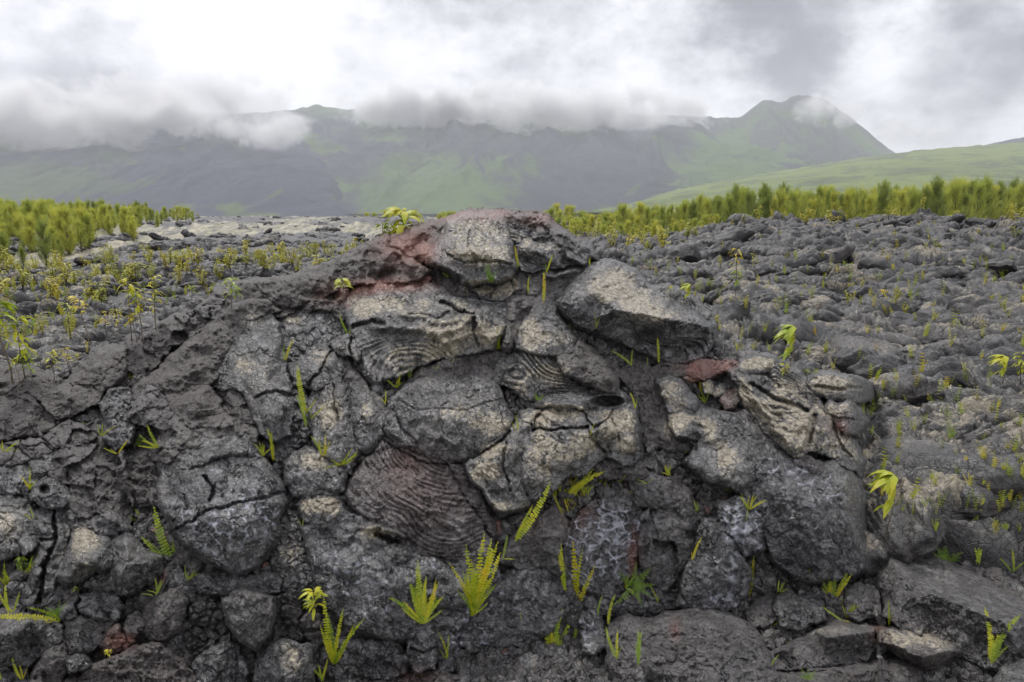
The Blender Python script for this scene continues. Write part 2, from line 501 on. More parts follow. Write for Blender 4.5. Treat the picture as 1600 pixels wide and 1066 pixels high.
def build_field():
    vs = np.concatenate([np.linspace(1260, 1110, 30, endpoint=False), np.arange(1110, 560, -1.9), np.arange(560, 400, -1.15), np.arange(400, 352, -0.6), np.arange(352, 342.6, -0.25)])
    m = pix_dir(np.full_like(vs, 800.0), vs)
    ys = -EYE * m[:, 1] / m[:, 2]
    ys = ys[(ys > 0) & (ys < 420)]
    us = np.concatenate([np.arange(-700, -60, 6.0), np.arange(-60, 1660, 2.1), np.arange(1660, 2300, 6.0)])
    rx = (us - 800) / FPX
    Y, R = np.meshgrid(ys, rx, indexing='ij')
    X = R * Y
    Z, tan, dark = field_h(X, Y)
    Z = Z - 0.35 * sst(Y, 300, 420)
    # far plain on the left: pale lichen crust broken by black clinker
    n, k = Y.shape
    p = np.stack([X * 0.35, Y, Y * 0], -1)
    streak = streak_at(X, Y)
    left = sst(-X / Y, -0.02, 0.1)
    li = sst(Y, 15, 22) * left
    lich = sst(streak, -0.16, 0.0) * li
    blk = (1 - sst(streak, -0.16, -0.02)) * li
    Z = Z + 0.16 * lich * (fbm(p * np.array([3, 1, 1]), 1.1, 4, 67) + .2) * (1 - sst(Y, 90, 200))
    Z = Z + 0.22 * blk * (0.5 + fbm(p, 1.7, 3, 66)) * (1 - sst(Y, 60, 200))
    attr = np.zeros((n * k, 4))
    attr[:, 0] = np.clip(tan * (1 - li) * (1 - 0.55 * sst(Y, 6, 22)), 0, 1).ravel()
    attr[:, 1] = lich.ravel()            # lichen on this material
    attr[:, 2] = blk.ravel()
    attr[:, 3] = dark.ravel()
    idx = np.arange(n * k).reshape(n, k)
    f = np.stack([idx[:-1, :-1], idx[:-1, 1:], idx[1:, 1:], idx[1:, :-1]], -1).reshape(-1, 4)
    co = np.stack([X, Y, Z], -1).reshape(-1, 3)
    m, N, b, out = new_mat("lava_field")
    at = N.new('ShaderNodeAttribute', attribute_name="surf")
    sp = N.new('ShaderNodeSeparateColor'); N.l.new(at.outputs['Color'], sp.inputs[0])
    geo = N.new('ShaderNodeNewGeometry'); P = geo.outputs['Position']
    nb = N.noise(P, 2.3, 6, 0.62); nf = N.noise(P, 38.0, 6, 0.7); ng = N.noise(P, 200.0, 2, 0.6)
    base = N.mix(N.ramp(nb, 0.35, 0.65), (0.014, 0.014, 0.016), (0.066, 0.064, 0.065))
    base = N.mix(N.ramp(nf, 0.45, 0.7, 0, 0.6), base, (0.12, 0.115, 0.112))
    tn = N.mix(nf, (0.20, 0.18, 0.15), (0.46, 0.41, 0.32))
    tf = N.ramp(N.math('ADD', sp.outputs[0], N.math('MULTIPLY', N.math('SUBTRACT', nf, 0.5), 0.9)), 0.28, 0.75)
    col = N.mix(N.math('MULTIPLY', tf, 0.85), base, tn)
    brn = N.mix(N.ramp(nf, 0.3, 0.7), (0.03, 0.026, 0.024), (0.12, 0.1, 0.09))
    col = N.mix(at.outputs['Alpha'], col, brn)
    far = N.mapping(P, (1.6, 0.22, 1.0))
    nl = N.noise(far, 1.6, 6, 0.65)
    lic = N.mix(N.ramp(nl, 0.38, 0.62), (0.045, 0.042, 0.034), (0.29, 0.26, 0.175))
    lic = N.mix(N.ramp(N.noise(far, 0.7, 5, 0.7), 0.5, 0.62, 0, 0.7), lic, (0.15, 0.15, 0.06))
    col = N.mix(sp.outputs[1], col, lic)
    col = N.mix(sp.outputs[2], col, (0.03, 0.029, 0.031))
    dist = N.new('ShaderNodeSeparateXYZ'); N.l.new(P, dist.inputs[0])
    col = N.mix(N.ramp(dist.outputs[1], 160, 330), col, N.mix(nl, (0.10, 0.11, 0.05), (0.2, 0.2, 0.12)))
    N.put(b.inputs['Base Color'], col)
    N.put(b.inputs['Roughness'], N.ramp(nf, 0.3, 0.7, 0.38, 0.65)); b.inputs['Specular IOR Level'].default_value = 0.6
    bp = N.new('ShaderNodeBump'); bp.inputs['Strength'].default_value = 0.85; bp.inputs['Distance'].default_value = 0.02
    N.put(bp.inputs['Height'], N.math('ADD', nf, N.math('MULTIPLY', ng, 0.3))); N.put(b.inputs['Normal'], bp.outputs[0])
    o = obj("lava_field", mesh_np("lava_field", co, f, m, attr)); tag(o, kind="structure")
    o["label"] = "grey pahoehoe lava field of wrinkled lobes reaching back to the scrub"
    return o


# ------------------------------------------------------------------ mound frame: where a pixel's ray meets the slope of the tumulus
_VT = [(-300, 620), (-100, 600), (0, 592), (100, 580), (200, 560), (240, 545), (330, 505), (400, 468), (480, 440), (560, 410), (610, 385), (690, 362), (740, 350),
       (840, 352), (900, 385), (960, 430), (1040, 475), (1110, 535), (1180, 570), (1240, 592), (1290, 650), (1330, 715), (1365, 850), (1400, 930), (1500, 1000)]
_VB = [(-300, 1180), (0, 1150), (300, 1095), (500, 1065), (850, 1010), (1000, 965), (1200, 930), (1360, 900), (1400, 935), (1500, 1005)]
_YC = [(-300, 3.5), (0, 3.6), (300, 3.9), (600, 4.35), (760, 4.5), (1000, 4.25), (1240, 3.9), (1365, 3.5), (1500, 3.3)]
_UT = np.arange(-340, 1540, 4.0)


def _tab(pts, blur=7):
    a = np.interp(_UT, [p[0] for p in pts], [p[1] for p in pts])
    k = np.exp(-np.linspace(-2, 2, 2 * blur + 1) ** 2); k /= k.sum()
    return np.convolve(np.pad(a, blur, mode='edge'), k, mode='valid')


_vt, _vb, _yc = _tab(_VT), _tab(_VB), _tab(_YC)


def depth0(u, v):
    """distance along +Y at which the mound slope (or the ground before it) is met"""
    u = np.asarray(u, float); v = np.asarray(v, float)
    vt, vb, yc = np.interp(u, _UT, _vt), np.interp(u, _UT, _vb), np.interp(u, _UT, _yc)
    dt, db, d = pix_dir(u, vt), pix_dir(u, vb), pix_dir(u, v)
    yb = -EYE * db[..., 1] / db[..., 2]
    zc = EYE + yc * dt[..., 2] / dt[..., 1]
    S = zc / np.maximum(yc - yb, 0.3)
    m = d[..., 2] / d[..., 1]
    y = (EYE + S * yb) / np.maximum(S - m, 0.05)
    t = np.clip((vb - v) / (vb - vt), 0, 1)
    y = y - 0.13 * np.sin(np.pi * t) * sst(vb - vt, 20, 200)
    yg = EYE / np.maximum(-m, 0.02)
    on = (u < 1376)
    return np.where(on, np.minimum(y, yg), yg)


def pos(u, v, y):
    d = pix_dir(u, v)
    return np.array([0, 0, EYE]) + d * (y / d[..., 1])[..., None]


GU0, GV0, GS, RS = -120, 300, 2, 1.6   # depth buffer of the finished rocks, 2 px cells; relief step
ZB = np.full((420, 940), 1e9)        # rows v, columns u


def build_mound():
    us = np.arange(-300, 1420, 3.0)
    rows = []
    nf_ = 300
    T = np.concatenate([np.linspace(-0.02, 1.0, nf_), 1 + np.linspace(0.02, 1, 40)])
    vt, vb, yc = (np.interp(us, _UT, a) for a in (_vt, _vb, _yc))
    U, TT = np.meshgrid(us, T)
    V = vb - (vb - vt) * np.minimum(TT, 1)
    Y = depth0(U, V)
    P = pos(U, V, Y)
    top = P[nf_ - 1]
    for j in range(nf_, len(T)):
        s = T[j] - 1
        q = top.copy()
        k = 1 + s * 1.7 / top[:, 1]
        q[:, 0] *= k; q[:, 1] *= k
        q[:, 2] = top[:, 2] * (1 - sst(np.full(len(us), s), 0, 1)) - 0.12 * s
        P[j] = q
    # broken rubble relief pushed along the average outward normal
    nrm = np.array([0, -0.62, 0.78])
    q = P + 0
    U2 = P[..., 0] + 0.05 * vnoise(P * 7, 3); V2 = (P[..., 2] * 0.9 - P[..., 1] * 0.5) + 0.05 * vnoise(P * 7 + 5, 4)
    f1, e, idn, ox, oy = worley(U2 / 0.12, V2 / 0.10, 91)
    g1, g, gid, _, _ = worley(U2 / 0.04, V2 / 0.038, 92)
    h = 0.055 * np.clip(e * 3, 0, 1) ** 0.6 * (0.2 + 1.2 * idn) + 0.09 * (ox * (idn - .5) + oy * (idn * 7 % 1 - .5))
    h = h + 0.018 * np.clip(g * 3, 0, 1) ** 0.6 * (.3 + gid) + 0.05 * fbm(P, 3.0, 4, 31) + 0.02 * fbm(P, 16.0, 3, 32, ridged=True)
    inside = sst(TT, 0, 0.06)
    P = P + nrm * ((h - 0.062) * inside)[..., None] - np.array([0, 0, 0.03]) * (1 - inside)[..., None]
    n, k = U.shape
    attr = np.zeros((n, k, 4)); attr[..., 3] = 0.2 + 0.5 * (idn > 0.5)
    idx = np.arange(n * k).reshape(n, k)
    f = np.stack([idx[:-1, :-1], idx[:-1, 1:], idx[1:, 1:], idx[1:, :-1]], -1).reshape(-1, 4)
    o = obj("lava_mound", mesh_np("lava_mound", P.reshape(-1, 3), f, LAVA, attr.reshape(-1, 4)))
    tag(o, kind="structure"); o["label"] = "dark core of the broken lava mound under its crust slabs"
    # enter the front into the depth buffer
    gv, gu = np.meshgrid(GV0 + GS * np.arange(ZB.shape[0]), GU0 + GS * np.arange(ZB.shape[1]), indexing='ij')
    d0 = depth0(gu, gv) + 0.05
    vt_, = (np.interp(gu, _UT, _vt),)
    ok = (gu < 1376) & (gv > vt_)
    ZB[ok] = np.minimum(ZB[ok], d0[ok])
# ------------------------------------------------------------------ rocks: relief patches with their own outline, bulk and thickness
TANS = []      # (u, v, ru, rv, amount) places where the pale weathered crust is kept
REDS = []
WHITES = []


def seg_dist(U, V, pts, closed=False):
    """distance to a polyline and the parameter along it"""
    best = np.full(U.shape, 1e9); tpar = np.zeros(U.shape); L = 0
    n = len(pts); rngs = range(n if closed else n - 1)
    for i in rngs:
        a = np.array(pts[i], float); b = np.array(pts[(i + 1) % n], float); ab = b - a; l2 = ab @ ab + 1e-9
        t = np.clip(((U - a[0]) * ab[0] + (V - a[1]) * ab[1]) / l2, 0, 1)
        d = np.hypot(U - a[0] - t * ab[0], V - a[1] - t * ab[1])
        m = d < best
        best = np.where(m, d, best); tpar = np.where(m, L + t * math.sqrt(l2), tpar)
        L += math.sqrt(l2)
    return best, tpar, L


def inside(U, V, poly):
    r = np.zeros(U.shape, bool); n = len(poly)
    for i in range(n):
        x1, y1 = poly[i]; x2, y2 = poly[(i + 1) % n]
        if y1 == y2: continue
        c = ((V > y1) != (V > y2)) & (U < (x2 - x1) * (V - y1) / (y2 - y1) + x1)
        r ^= c
    return r


def tri_interp(U, V, pts):
    """piecewise linear surface through (u, v, h) points"""
    co = [Vector((p[0], p[1])) for p in pts]
    vs, es, fs, ov, oe, of = delaunay_2d_cdt(co, [], [], 0, 1e-4)
    hs = [pts[o[0]][2] if o else 0 for o in ov]
    out = np.zeros(U.shape); got = np.zeros(U.shape, bool)
    for f in fs:
        a, b, c = (np.array(vs[i]) for i in f[:3]); ha, hb, hc = (hs[i] for i in f[:3])
        det = (b[1] - c[1]) * (a[0] - c[0]) + (c[0] - b[0]) * (a[1] - c[1])
        if abs(det) < 1e-6: continue
        w1 = ((b[1] - c[1]) * (U - c[0]) + (c[0] - b[0]) * (V - c[1])) / det
        w2 = ((c[1] - a[1]) * (U - c[0]) + (a[0] - c[0]) * (V - c[1])) / det
        w3 = 1 - w1 - w2
        m = (w1 >= -1e-3) & (w2 >= -1e-3) & (w3 >= -1e-3) & ~got
        out[m] = (w1 * ha + w2 * hb + w3 * hc)[m]; got |= m
    return out


def blur(a, k):
    if k < 1: return a
    w = np.exp(-np.linspace(-2, 2, 2 * k + 1) ** 2); w /= w.sum()
    for ax in (0, 1):
        p = [(0, 0), (0, 0)]; p[ax] = (k, k)
        q = np.pad(a, p, mode='edge'); r = np.zeros_like(a)
        for i, wi in enumerate(w):
            r += wi * (q[i:i + a.shape[0], :] if ax == 0 else q[:, i:i + a.shape[1]])
        a = r
    return a


def gauss(U, V, u, v, ru, rv):
    return np.exp(-((U - u) / ru) ** 2 - ((V - v) / rv) ** 2)


NROCK = [0]


def rock(label, poly, H=0.1, w=30, E=0.05, pts=None, edge_h=None, soft=3, rough=0.006, facet=0.0, fc=40, cr=None, cr2=None, ropes=(), lines=(),
         tan=0.0, red=0.0, white=0.0, brown=0.0, jag=3.6, grow=4.5, name="lava_slab", cat="lava slab", back=0.16, patch=16, lift=0.0, seed=None, wvein=0.0, holes=()):
    NROCK[0] += 1
    if brown < 0.3 and tan < .1: tan = 0.09
    sd = seed if seed is not None else NROCK[0] * 13 + 5
    P_ = np.array(poly, float)
    u0 = int((P_[:, 0].min() - 12) // GS * GS); u1 = P_[:, 0].max() + 12
    v0 = int((P_[:, 1].min() - 12) // GS * GS); v1 = P_[:, 1].max() + 12
    V, U = np.meshgrid(np.arange(v0, v1, RS, dtype=float), np.arange(u0, u1, RS, dtype=float), indexing='ij')
    Q = np.stack([U, V, np.full_like(U, sd * 3.1)], -1)
    # ragged outline
    wu = jag * (fbm(Q, 1 / 16.0, 4, sd, 0.6) * 1.8); wv = jag * (fbm(Q + 50, 1 / 16.0, 4, sd + 3, 0.6) * 1.8)
    Uw, Vw = U + wu, V + wv
    ins = inside(Uw, Vw, poly)
    d, _, _ = seg_dist(Uw, Vw, poly, True)
    sdist = np.where(ins, d, -d) + grow
    w = max(w * 0.32, 3.5)
    if cat not in ('boulder', 'stone', 'pebble', 'cobble', 'rock', 'lava block', 'flat stone'): E *= 0.6
    # bulk
    s = np.clip(sdist / w, 0, 1)
    prof = np.sqrt(1 - (1 - s) ** 2)
    if pts is None:
        dm = max(d[ins].max() if ins.any() else 1, 1)
        h = H * (0.4 + 0.25 * np.clip(sdist / dm, 0, 1) + 0.25 * np.sqrt(1 - (1 - np.clip(sdist / dm, 0, 1)) ** 2))
    else:
        if edge_h is None: edge_h = (0.2 if cat in ('boulder', 'flat slab', 'lava block') or 'tilted' in name or 'flat' in name or 'overhang' in name else 0.6) * float(np.mean([q[2] for q in pts]))
        allp = [(p[0], p[1], edge_h) for p in poly if not any(abs(p[0] - q[0]) + abs(p[1] - q[1]) < 6 for q in pts)] + [tuple(q) for q in pts]
        h = blur(tri_interp(Uw, Vw, allp), soft)
        h = h + H * prof
    h = h + E * prof
    und = fbm(Q, 1 / 55.0, 2, sd + 90)
    h = h + (0.016 + 0.10 * H) * und * prof
    px = 0.0036                                  # metres per pixel, about
    if facet:
        # planes meeting in sharp arrises
        f1, e, idn, ox, oy = worley(Uw / fc, Vw / (fc * 0.8), sd + 40)
        pl = ox * (idn - 0.5) + oy * ((idn * 9.7) % 1 - 0.5)
        g1, g, gid, gx, gy = worley(Uw / (fc * .45) + 7, Vw / (fc * 0.4), sd + 41)
        h = h + facet * (pl * 1.6 + (idn - .5) * 0.7 + 0.4 * (gx * (gid - .5) + gy * ((gid * 5.3) % 1 - .5))) * prof
    pr = np.clip(prof, 0.25, 1)
    nz = fbm(Q, 1 / 26.0, 5, sd + 9, 0.55)
    WQ = Q + 9.0 * np.stack([vnoise(Q / 23, sd + 12), vnoise(Q / 23 + 8, sd + 13), 0 * U], -1)
    rid = fbm(WQ * np.array([0.7, 1.2, 1]), 1 / 24.0, 4, sd + 14, 0.55, ridged=True)
    h = h + rough * (3.6 + brown) * nz * pr + rough * (0.75 + brown * .8) * fbm(Q, 1 / 7.0, 4, sd + 11, 0.6) + rough * (1.8 + 1.6 * brown) * np.minimum(rid, 0.4) * pr
    # wandering folds of the cooling skin
    if brown < 0.5:
        a0 = (sd * 1.7) % 3.14
        fp = (U * math.cos(a0) + V * math.sin(a0)) / 27.0 + 1.9 * fbm(Q, 1 / 70.0, 3, sd + 16)
        fold = np.abs(np.sin(np.pi * fp)) ** 0.7 - 0.62
        h = h + 0.016 * fold * pr * sst(fbm(Q, 1 / 60.0, 2, sd + 17), -0.3, 0.25)
    # wandering hairline fissures
    fis = np.abs(fbm(WQ, 1 / 48.0, 4, sd + 15, 0.6))
    h = h - 0.016 * (1 - sst(fis, 0.0, 0.035)) * pr
    tanv = np.full(U.shape, float(tan)); redv = np.full(U.shape, float(red)); whv = np.zeros(U.shape) + white * 0.6; brv = np.full(U.shape, float(brown))
    crest = np.zeros(U.shape)
    for r in ropes:
        kind, prm, lam, amp = r[:4]; amp *= 1.25
        mask = 1.0
        if len(r) > 4 and r[4] is not None:
            mask = sst(gauss(U, V, *r[4]), 0.25, 0.55)
        wob = fbm(Q, 1 / (lam * 7.0), 3, sd + 20)
        if kind == 'arc':
            cu, cv, asp = prm
            ph = np.hypot(U - cu, (V - cv) * asp) + wob * lam * 1.7 + 10 * vnoise(Q / 70, sd + 21)
        elif kind == 'dir':
            a = math.radians(prm)                # direction in which the ropes run
            ph = U * math.sin(a) + V * math.cos(a) + wob * lam * 3.2
        else:                                     # 'fan': rays from a point
            cu, cv, k = prm
            ph = np.arctan2(V - cv, U - cu) * k + wob * lam * 1.3
        ph = ph * (1 + 0.10 * vnoise(Q / 80, sd + 22)); brk = 0.35 + 0.75 * sst(fbm(Q, 1 / 34.0, 3, sd + 23), -0.45, 0.1)
        fine = fbm(np.stack([ph / lam * 0.6, U / 30, V / 30], -1), 1.0, 2, sd + 25)
        wv_ = np.abs(np.sin(np.pi * ph / lam)) ** 0.6 * (0.72 + 0.75 * fine) + 0.14 * np.abs(np.sin(np.pi * ph / lam * 2.37 + 1))
        h = h + amp * (wv_ - 0.6) * mask * pr * brk
        crest = crest + (wv_ - 0.62) * mask
    for (amp, wd, pl) in lines:
        amp *= 1.45
        dd, tp, L = seg_dist(Uw, Vw, pl)
        ends = sst(tp, -1, L * 0.12) * (1 - sst(tp, L * 0.88, L + 1)) if amp > 0 else 1.0
        if amp > 0:
            h = h + amp * np.exp(-(dd / wd) ** 2) * ends
            crest = crest + 0.5 * np.exp(-(dd / wd) ** 2) * ends
        else:
            h = h + amp * (1 - sst(dd, 0, wd))
    for (hu, hv, hr, hs_, hd) in holes:
        h = h - hd * sst(gauss(U, V, hu, hv, hr, hs_), 0.15, 0.7)
    Wu, Wv = U + 5 * vnoise(Q / 11, sd + 60), V + 5 * vnoise(Q / 11 + 4, sd + 61)
    f1, e, idn, _, _ = worley(Wu / patch, Wv / (patch * 0.85), sd + 50)
    if cr:
        c1, ce, cid, cx, cy = worley(Wu / cr[0], Wv / (cr[0] * 0.85), sd + 30)
        g = sst(ce, 0, cr[2] if len(cr) > 2 else 0.16)
        h = h - cr[1] * (1 - g) + cr[1] * 0.8 * (cid - 0.5) + cr[1] * 0.5 * (cx * (cid - .5) * 2)
        if wvein:
            whv = whv + wvein * (1 - sst(ce, 0.0, 0.13)) * sst(fbm(Q, 1 / 30.0, 4, sd + 70), -0.1, 0.3)
    elif wvein:
        vein = np.abs(fbm(WQ + 30, 1 / 30.0, 4, sd + 72, 0.6))
        whv = whv + wvein * (np.maximum(1 - sst(e, 0.0, 0.08), 1 - sst(vein, 0, 0.03))) * sst(fbm(Q, 1 / 26.0, 4, sd + 70), -0.05, 0.3)
    if cr2:
        c1, ce2, cid, _, _ = worley(Wu / cr2[0] + 31, Wv / (cr2[0] * 0.85) + 17, sd + 33)
        h = h - cr2[1] * (1 - sst(ce2, 0, 0.12)) * sst(fbm(Q, 1 / 50.0, 2, sd + 71), -0.2, 0.2)
    for (a, b_, ra, rb, am) in TANS:
        if u0 - ra * 2 < a < u1 + ra * 2 and v0 - rb * 2 < b_ < v1 + rb * 2: tanv = tanv + am * gauss(U, V, a, b_, ra, rb)
    for (a, b_, ra, rb, am) in REDS:
        if u0 - ra * 2 < a < u1 + ra * 2 and v0 - rb * 2 < b_ < v1 + rb * 2: redv = redv + am * gauss(U, V, a, b_, ra, rb)
    for (a, b_, ra, rb, am) in WHITES:
        if u0 - ra * 2 < a < u1 + ra * 2 and v0 - rb * 2 < b_ < v1 + rb * 2: whv = whv + am * gauss(U, V, a, b_, ra, rb) * (0.25 + 0.75 * (1 - sst(e, 0.04, 0.34)))
    big = fbm(Q, 1 / 38.0, 3, sd + 80)
    tanv = tanv * (0.52 + 0.52 * sst(e, 0.03, 0.14)) * (1 + 0.9 * big) + 0.55 * np.clip(crest, -0.5, 1) * np.clip(tanv * 3, 0, 1)
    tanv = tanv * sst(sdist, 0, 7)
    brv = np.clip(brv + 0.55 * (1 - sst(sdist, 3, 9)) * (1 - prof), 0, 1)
    whv = whv * (0.6 + 0.8 * fbm(Q, 1 / 9.0, 2, sd + 81))
    # thickness: the rim drops back into the mound
    h = np.where(sdist < 0, np.minimum(h, 0.0) - back * np.clip(-sdist / 2.5, 0, 1), h)
    h = h + lift
    y = depth0(U, V)
    dirs = pix_dir(U, V); ln = np.linalg.norm(dirs, axis=-1)
    Y = y - h * dirs[..., 1] / ln
    keepv = sdist > -4.2
    W = pos(U, V, Y)
    n, k = U.shape
    idx = np.full(n * k, -1); kv = keepv.ravel(); 
    quad = np.arange(n * k).reshape(n, k)
    f = np.stack([quad[:-1, :-1], quad[1:, :-1], quad[1:, 1:], quad[:-1, 1:]], -1).reshape(-1, 4)
    f = f[kv[f].all(1)]
    used = np.unique(f); idx[used] = np.arange(len(used))
    f = idx[f]
    co = W.reshape(-1, 3)[used]
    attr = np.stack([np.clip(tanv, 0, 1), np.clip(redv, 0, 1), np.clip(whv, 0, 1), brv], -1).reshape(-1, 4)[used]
    # back face: same outline pushed into the mound, joined along the rim
    ed = np.sort(np.concatenate([f[:, [0, 1]], f[:, [1, 2]], f[:, [2, 3]], f[:, [3, 0]]]), axis=1)
    eu, ec = np.unique(ed, axis=0, return_counts=True)
    rim = eu[ec == 1]
    ring = np.unique(rim); mp = np.full(len(co), -1); mp[ring] = len(co) + np.arange(len(ring))
    cen = co.mean(0); 
    inn = co[ring] + (cen - co[ring]) * 0.25 + np.array([0, 0.10, -0.06])
    co2 = np.concatenate([co, inn, [cen + np.array([0, 0.14, -0.10])]]); ci = len(co2) - 1
    f2 = np.stack([rim[:, 0], rim[:, 1], mp[rim[:, 1]], mp[rim[:, 0]]], -1)
    f3 = np.stack([mp[rim[:, 0]], mp[rim[:, 1]], np.full(len(rim), ci)], -1)
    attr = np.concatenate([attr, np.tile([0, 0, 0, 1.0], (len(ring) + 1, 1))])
    base = np.array([cen[0], cen[1], co[:, 2].min()])
    o = obj(name, mesh_np(name, co2 - base, [f, f2, f3], LAVA, attr), loc=tuple(base))
    tag(o, label, cat)
    # depth buffer
    m = sdist > 0
    iu = ((U - GU0) / GS).astype(int); iv = ((V - GV0) / GS).astype(int)
    m &= (iu >= 0) & (iu < ZB.shape[1]) & (iv >= 0) & (iv < ZB.shape[0])
    np.minimum.at(ZB, (iv[m], iu[m]), Y[m])
    return o


def surf(u, v):
    """world point on the rocks (or ground) seen at a pixel"""
    iu, iv = int(round((u - GU0) / GS)), int(round((v - GV0) / GS))
    if 0 <= iu < ZB.shape[1] and 0 <= iv < ZB.shape[0]:
        y = ZB[iv, iu]
        if y < 1e8: return Vector(pos(np.float64(u), np.float64(v), np.float64(y)))
    return ground_at(u, v)
# ------------------------------------------------------------------ the rocks of the mound, one by one
TANS += [(745, 370, 55, 30, .55), (760, 400, 40, 16, .5), (700, 375, 20, 30, .35), (775, 345, 20, 12, .2),
         (640, 475, 80, 16, .6), (570, 480, 30, 18, .5), (700, 520, 50, 22, .5), (770, 520, 24, 26, .4), (655, 560, 70, 30, .55), (690, 545, 30, 25, .3),
         (760, 450, 40, 12, .75), (800, 445, 8, 18, .6), (870, 385, 35, 12, .3), (820, 375, 14, 7, .35),
         (955, 440, 32, 30, .95), (1005, 475, 45, 22, .75), (1060, 495, 45, 10, .35), (825, 520, 22, 24, .8), (870, 530, 25, 20, .35), (850, 580, 60, 22, .55), (820, 610, 20, 16, .5),
         (850, 655, 40, 18, .6), (860, 700, 40, 26, .65), (840, 745, 30, 22, .45), (910, 700, 30, 25, .45), (965, 660, 26, 24, .6), (975, 700, 20, 14, .5), (890, 645, 50, 9, .5),
         (762, 740, 20, 20, .95), (772, 702, 22, 10, .8), (800, 790, 28, 8, .7), (770, 665, 28, 16, .65), (710, 645, 45, 22, .4), (745, 620, 30, 20, .35),
         (1050, 665, 18, 22, .95), (1108, 672, 12, 20, .85), (1080, 655, 20, 10, .6), (1130, 700, 12, 24, .55), (1048, 610, 20, 22, .75), (1065, 630, 16, 12, .6), (1145, 720, 22, 30, .35),
         (1185, 567, 26, 9, .95), (1165, 615, 14, 18, .8), (1215, 650, 40, 40, .35), (1250, 680, 26, 22, .6), (1300, 700, 40, 30, .3), (1330, 780, 30, 60, .25),
         (400, 495, 22, 12, .45), (375, 570, 26, 20, .35), (410, 610, 40, 40, .3), (515, 640, 22, 34, .6), (575, 640, 18, 30, .45), (505, 560, 28, 16, .4), (460, 500, 20, 14, .4),
         (485, 720, 32, 16, .75), (500, 790, 18, 12, .9), (520, 792, 14, 14, .85), (480, 790, 14, 12, .5), (580, 830, 16, 8, .6), (600, 838, 26, 10, .5),
         (130, 860, 30, 34, .75), (128, 833, 14, 8, .7), (195, 860, 20, 24, .25), (255, 760, 12, 18, .35), (290, 690, 40, 16, .2), (15, 820, 30, 30, .5),
         (455, 850, 30, 40, .25), (460, 1040, 30, 24, .4), (440, 1010, 30, 14, .3), (395, 930, 24, 12, .25), (1440, 1000, 60, 20, .65), (1290, 985, 60, 10, .45), (1340, 925, 20, 14, .3), (1380, 870, 20, 22, .35),
         (1470, 890, 80, 30, .25), (1290, 600, 60, 16, .8), (1310, 640, 40, 14, .6)]
REDS += [(640, 385, 46, 28, 1.1), (735, 340, 46, 11, 1.1), (780, 334, 20, 8, .6), (845, 342, 28, 12, .6), (605, 447, 60, 12, 1.1), (520, 460, 24, 16, .35), (665, 400, 14, 14, .8),
         (655, 760, 70, 60, .16), (630, 720, 30, 20, .25), (990, 870, 8, 40, .9), (1110, 572, 40, 10, .9), (1085, 590, 14, 14, .7), (1308, 665, 16, 24, .9), (1055, 985, 8, 16, .5),
         (180, 1003, 14, 14, .8), (200, 1000, 14, 12, .7), (1372, 990, 12, 20, .5), (905, 800, 26, 30, .4), (650, 1060, 30, 20, .3), (830, 820, 24, 20, .12)]
WHITES += [(945, 850, 45, 60, 1.4), (960, 820, 26, 40, .9), (600, 930, 100, 60, .75), (540, 880, 50, 40, .7), (760, 940, 40, 50, .7), (850, 910, 60, 50, .55), (740, 1000, 50, 30, .9),
           (350, 840, 70, 40, .9), (380, 790, 60, 50, .6), (300, 800, 30, 30, .4), (1160, 825, 36, 45, 1.5), (1290, 780, 60, 60, .7), (1220, 730, 50, 50, .6), (1120, 935, 40, 20, 1.1), (1150, 900, 20, 30, .8),
           (922, 985, 22, 32, 1.3), (880, 700, 50, 50, .35), (520, 700, 20, 20, .3), (1020, 800, 40, 30, .4), (385, 530, 50, 40, .35), (70, 850, 30, 60, .4), (640, 800, 60, 20, .35), (865, 440, 40, 12, .5), (595, 480, 40, 20, .2)]


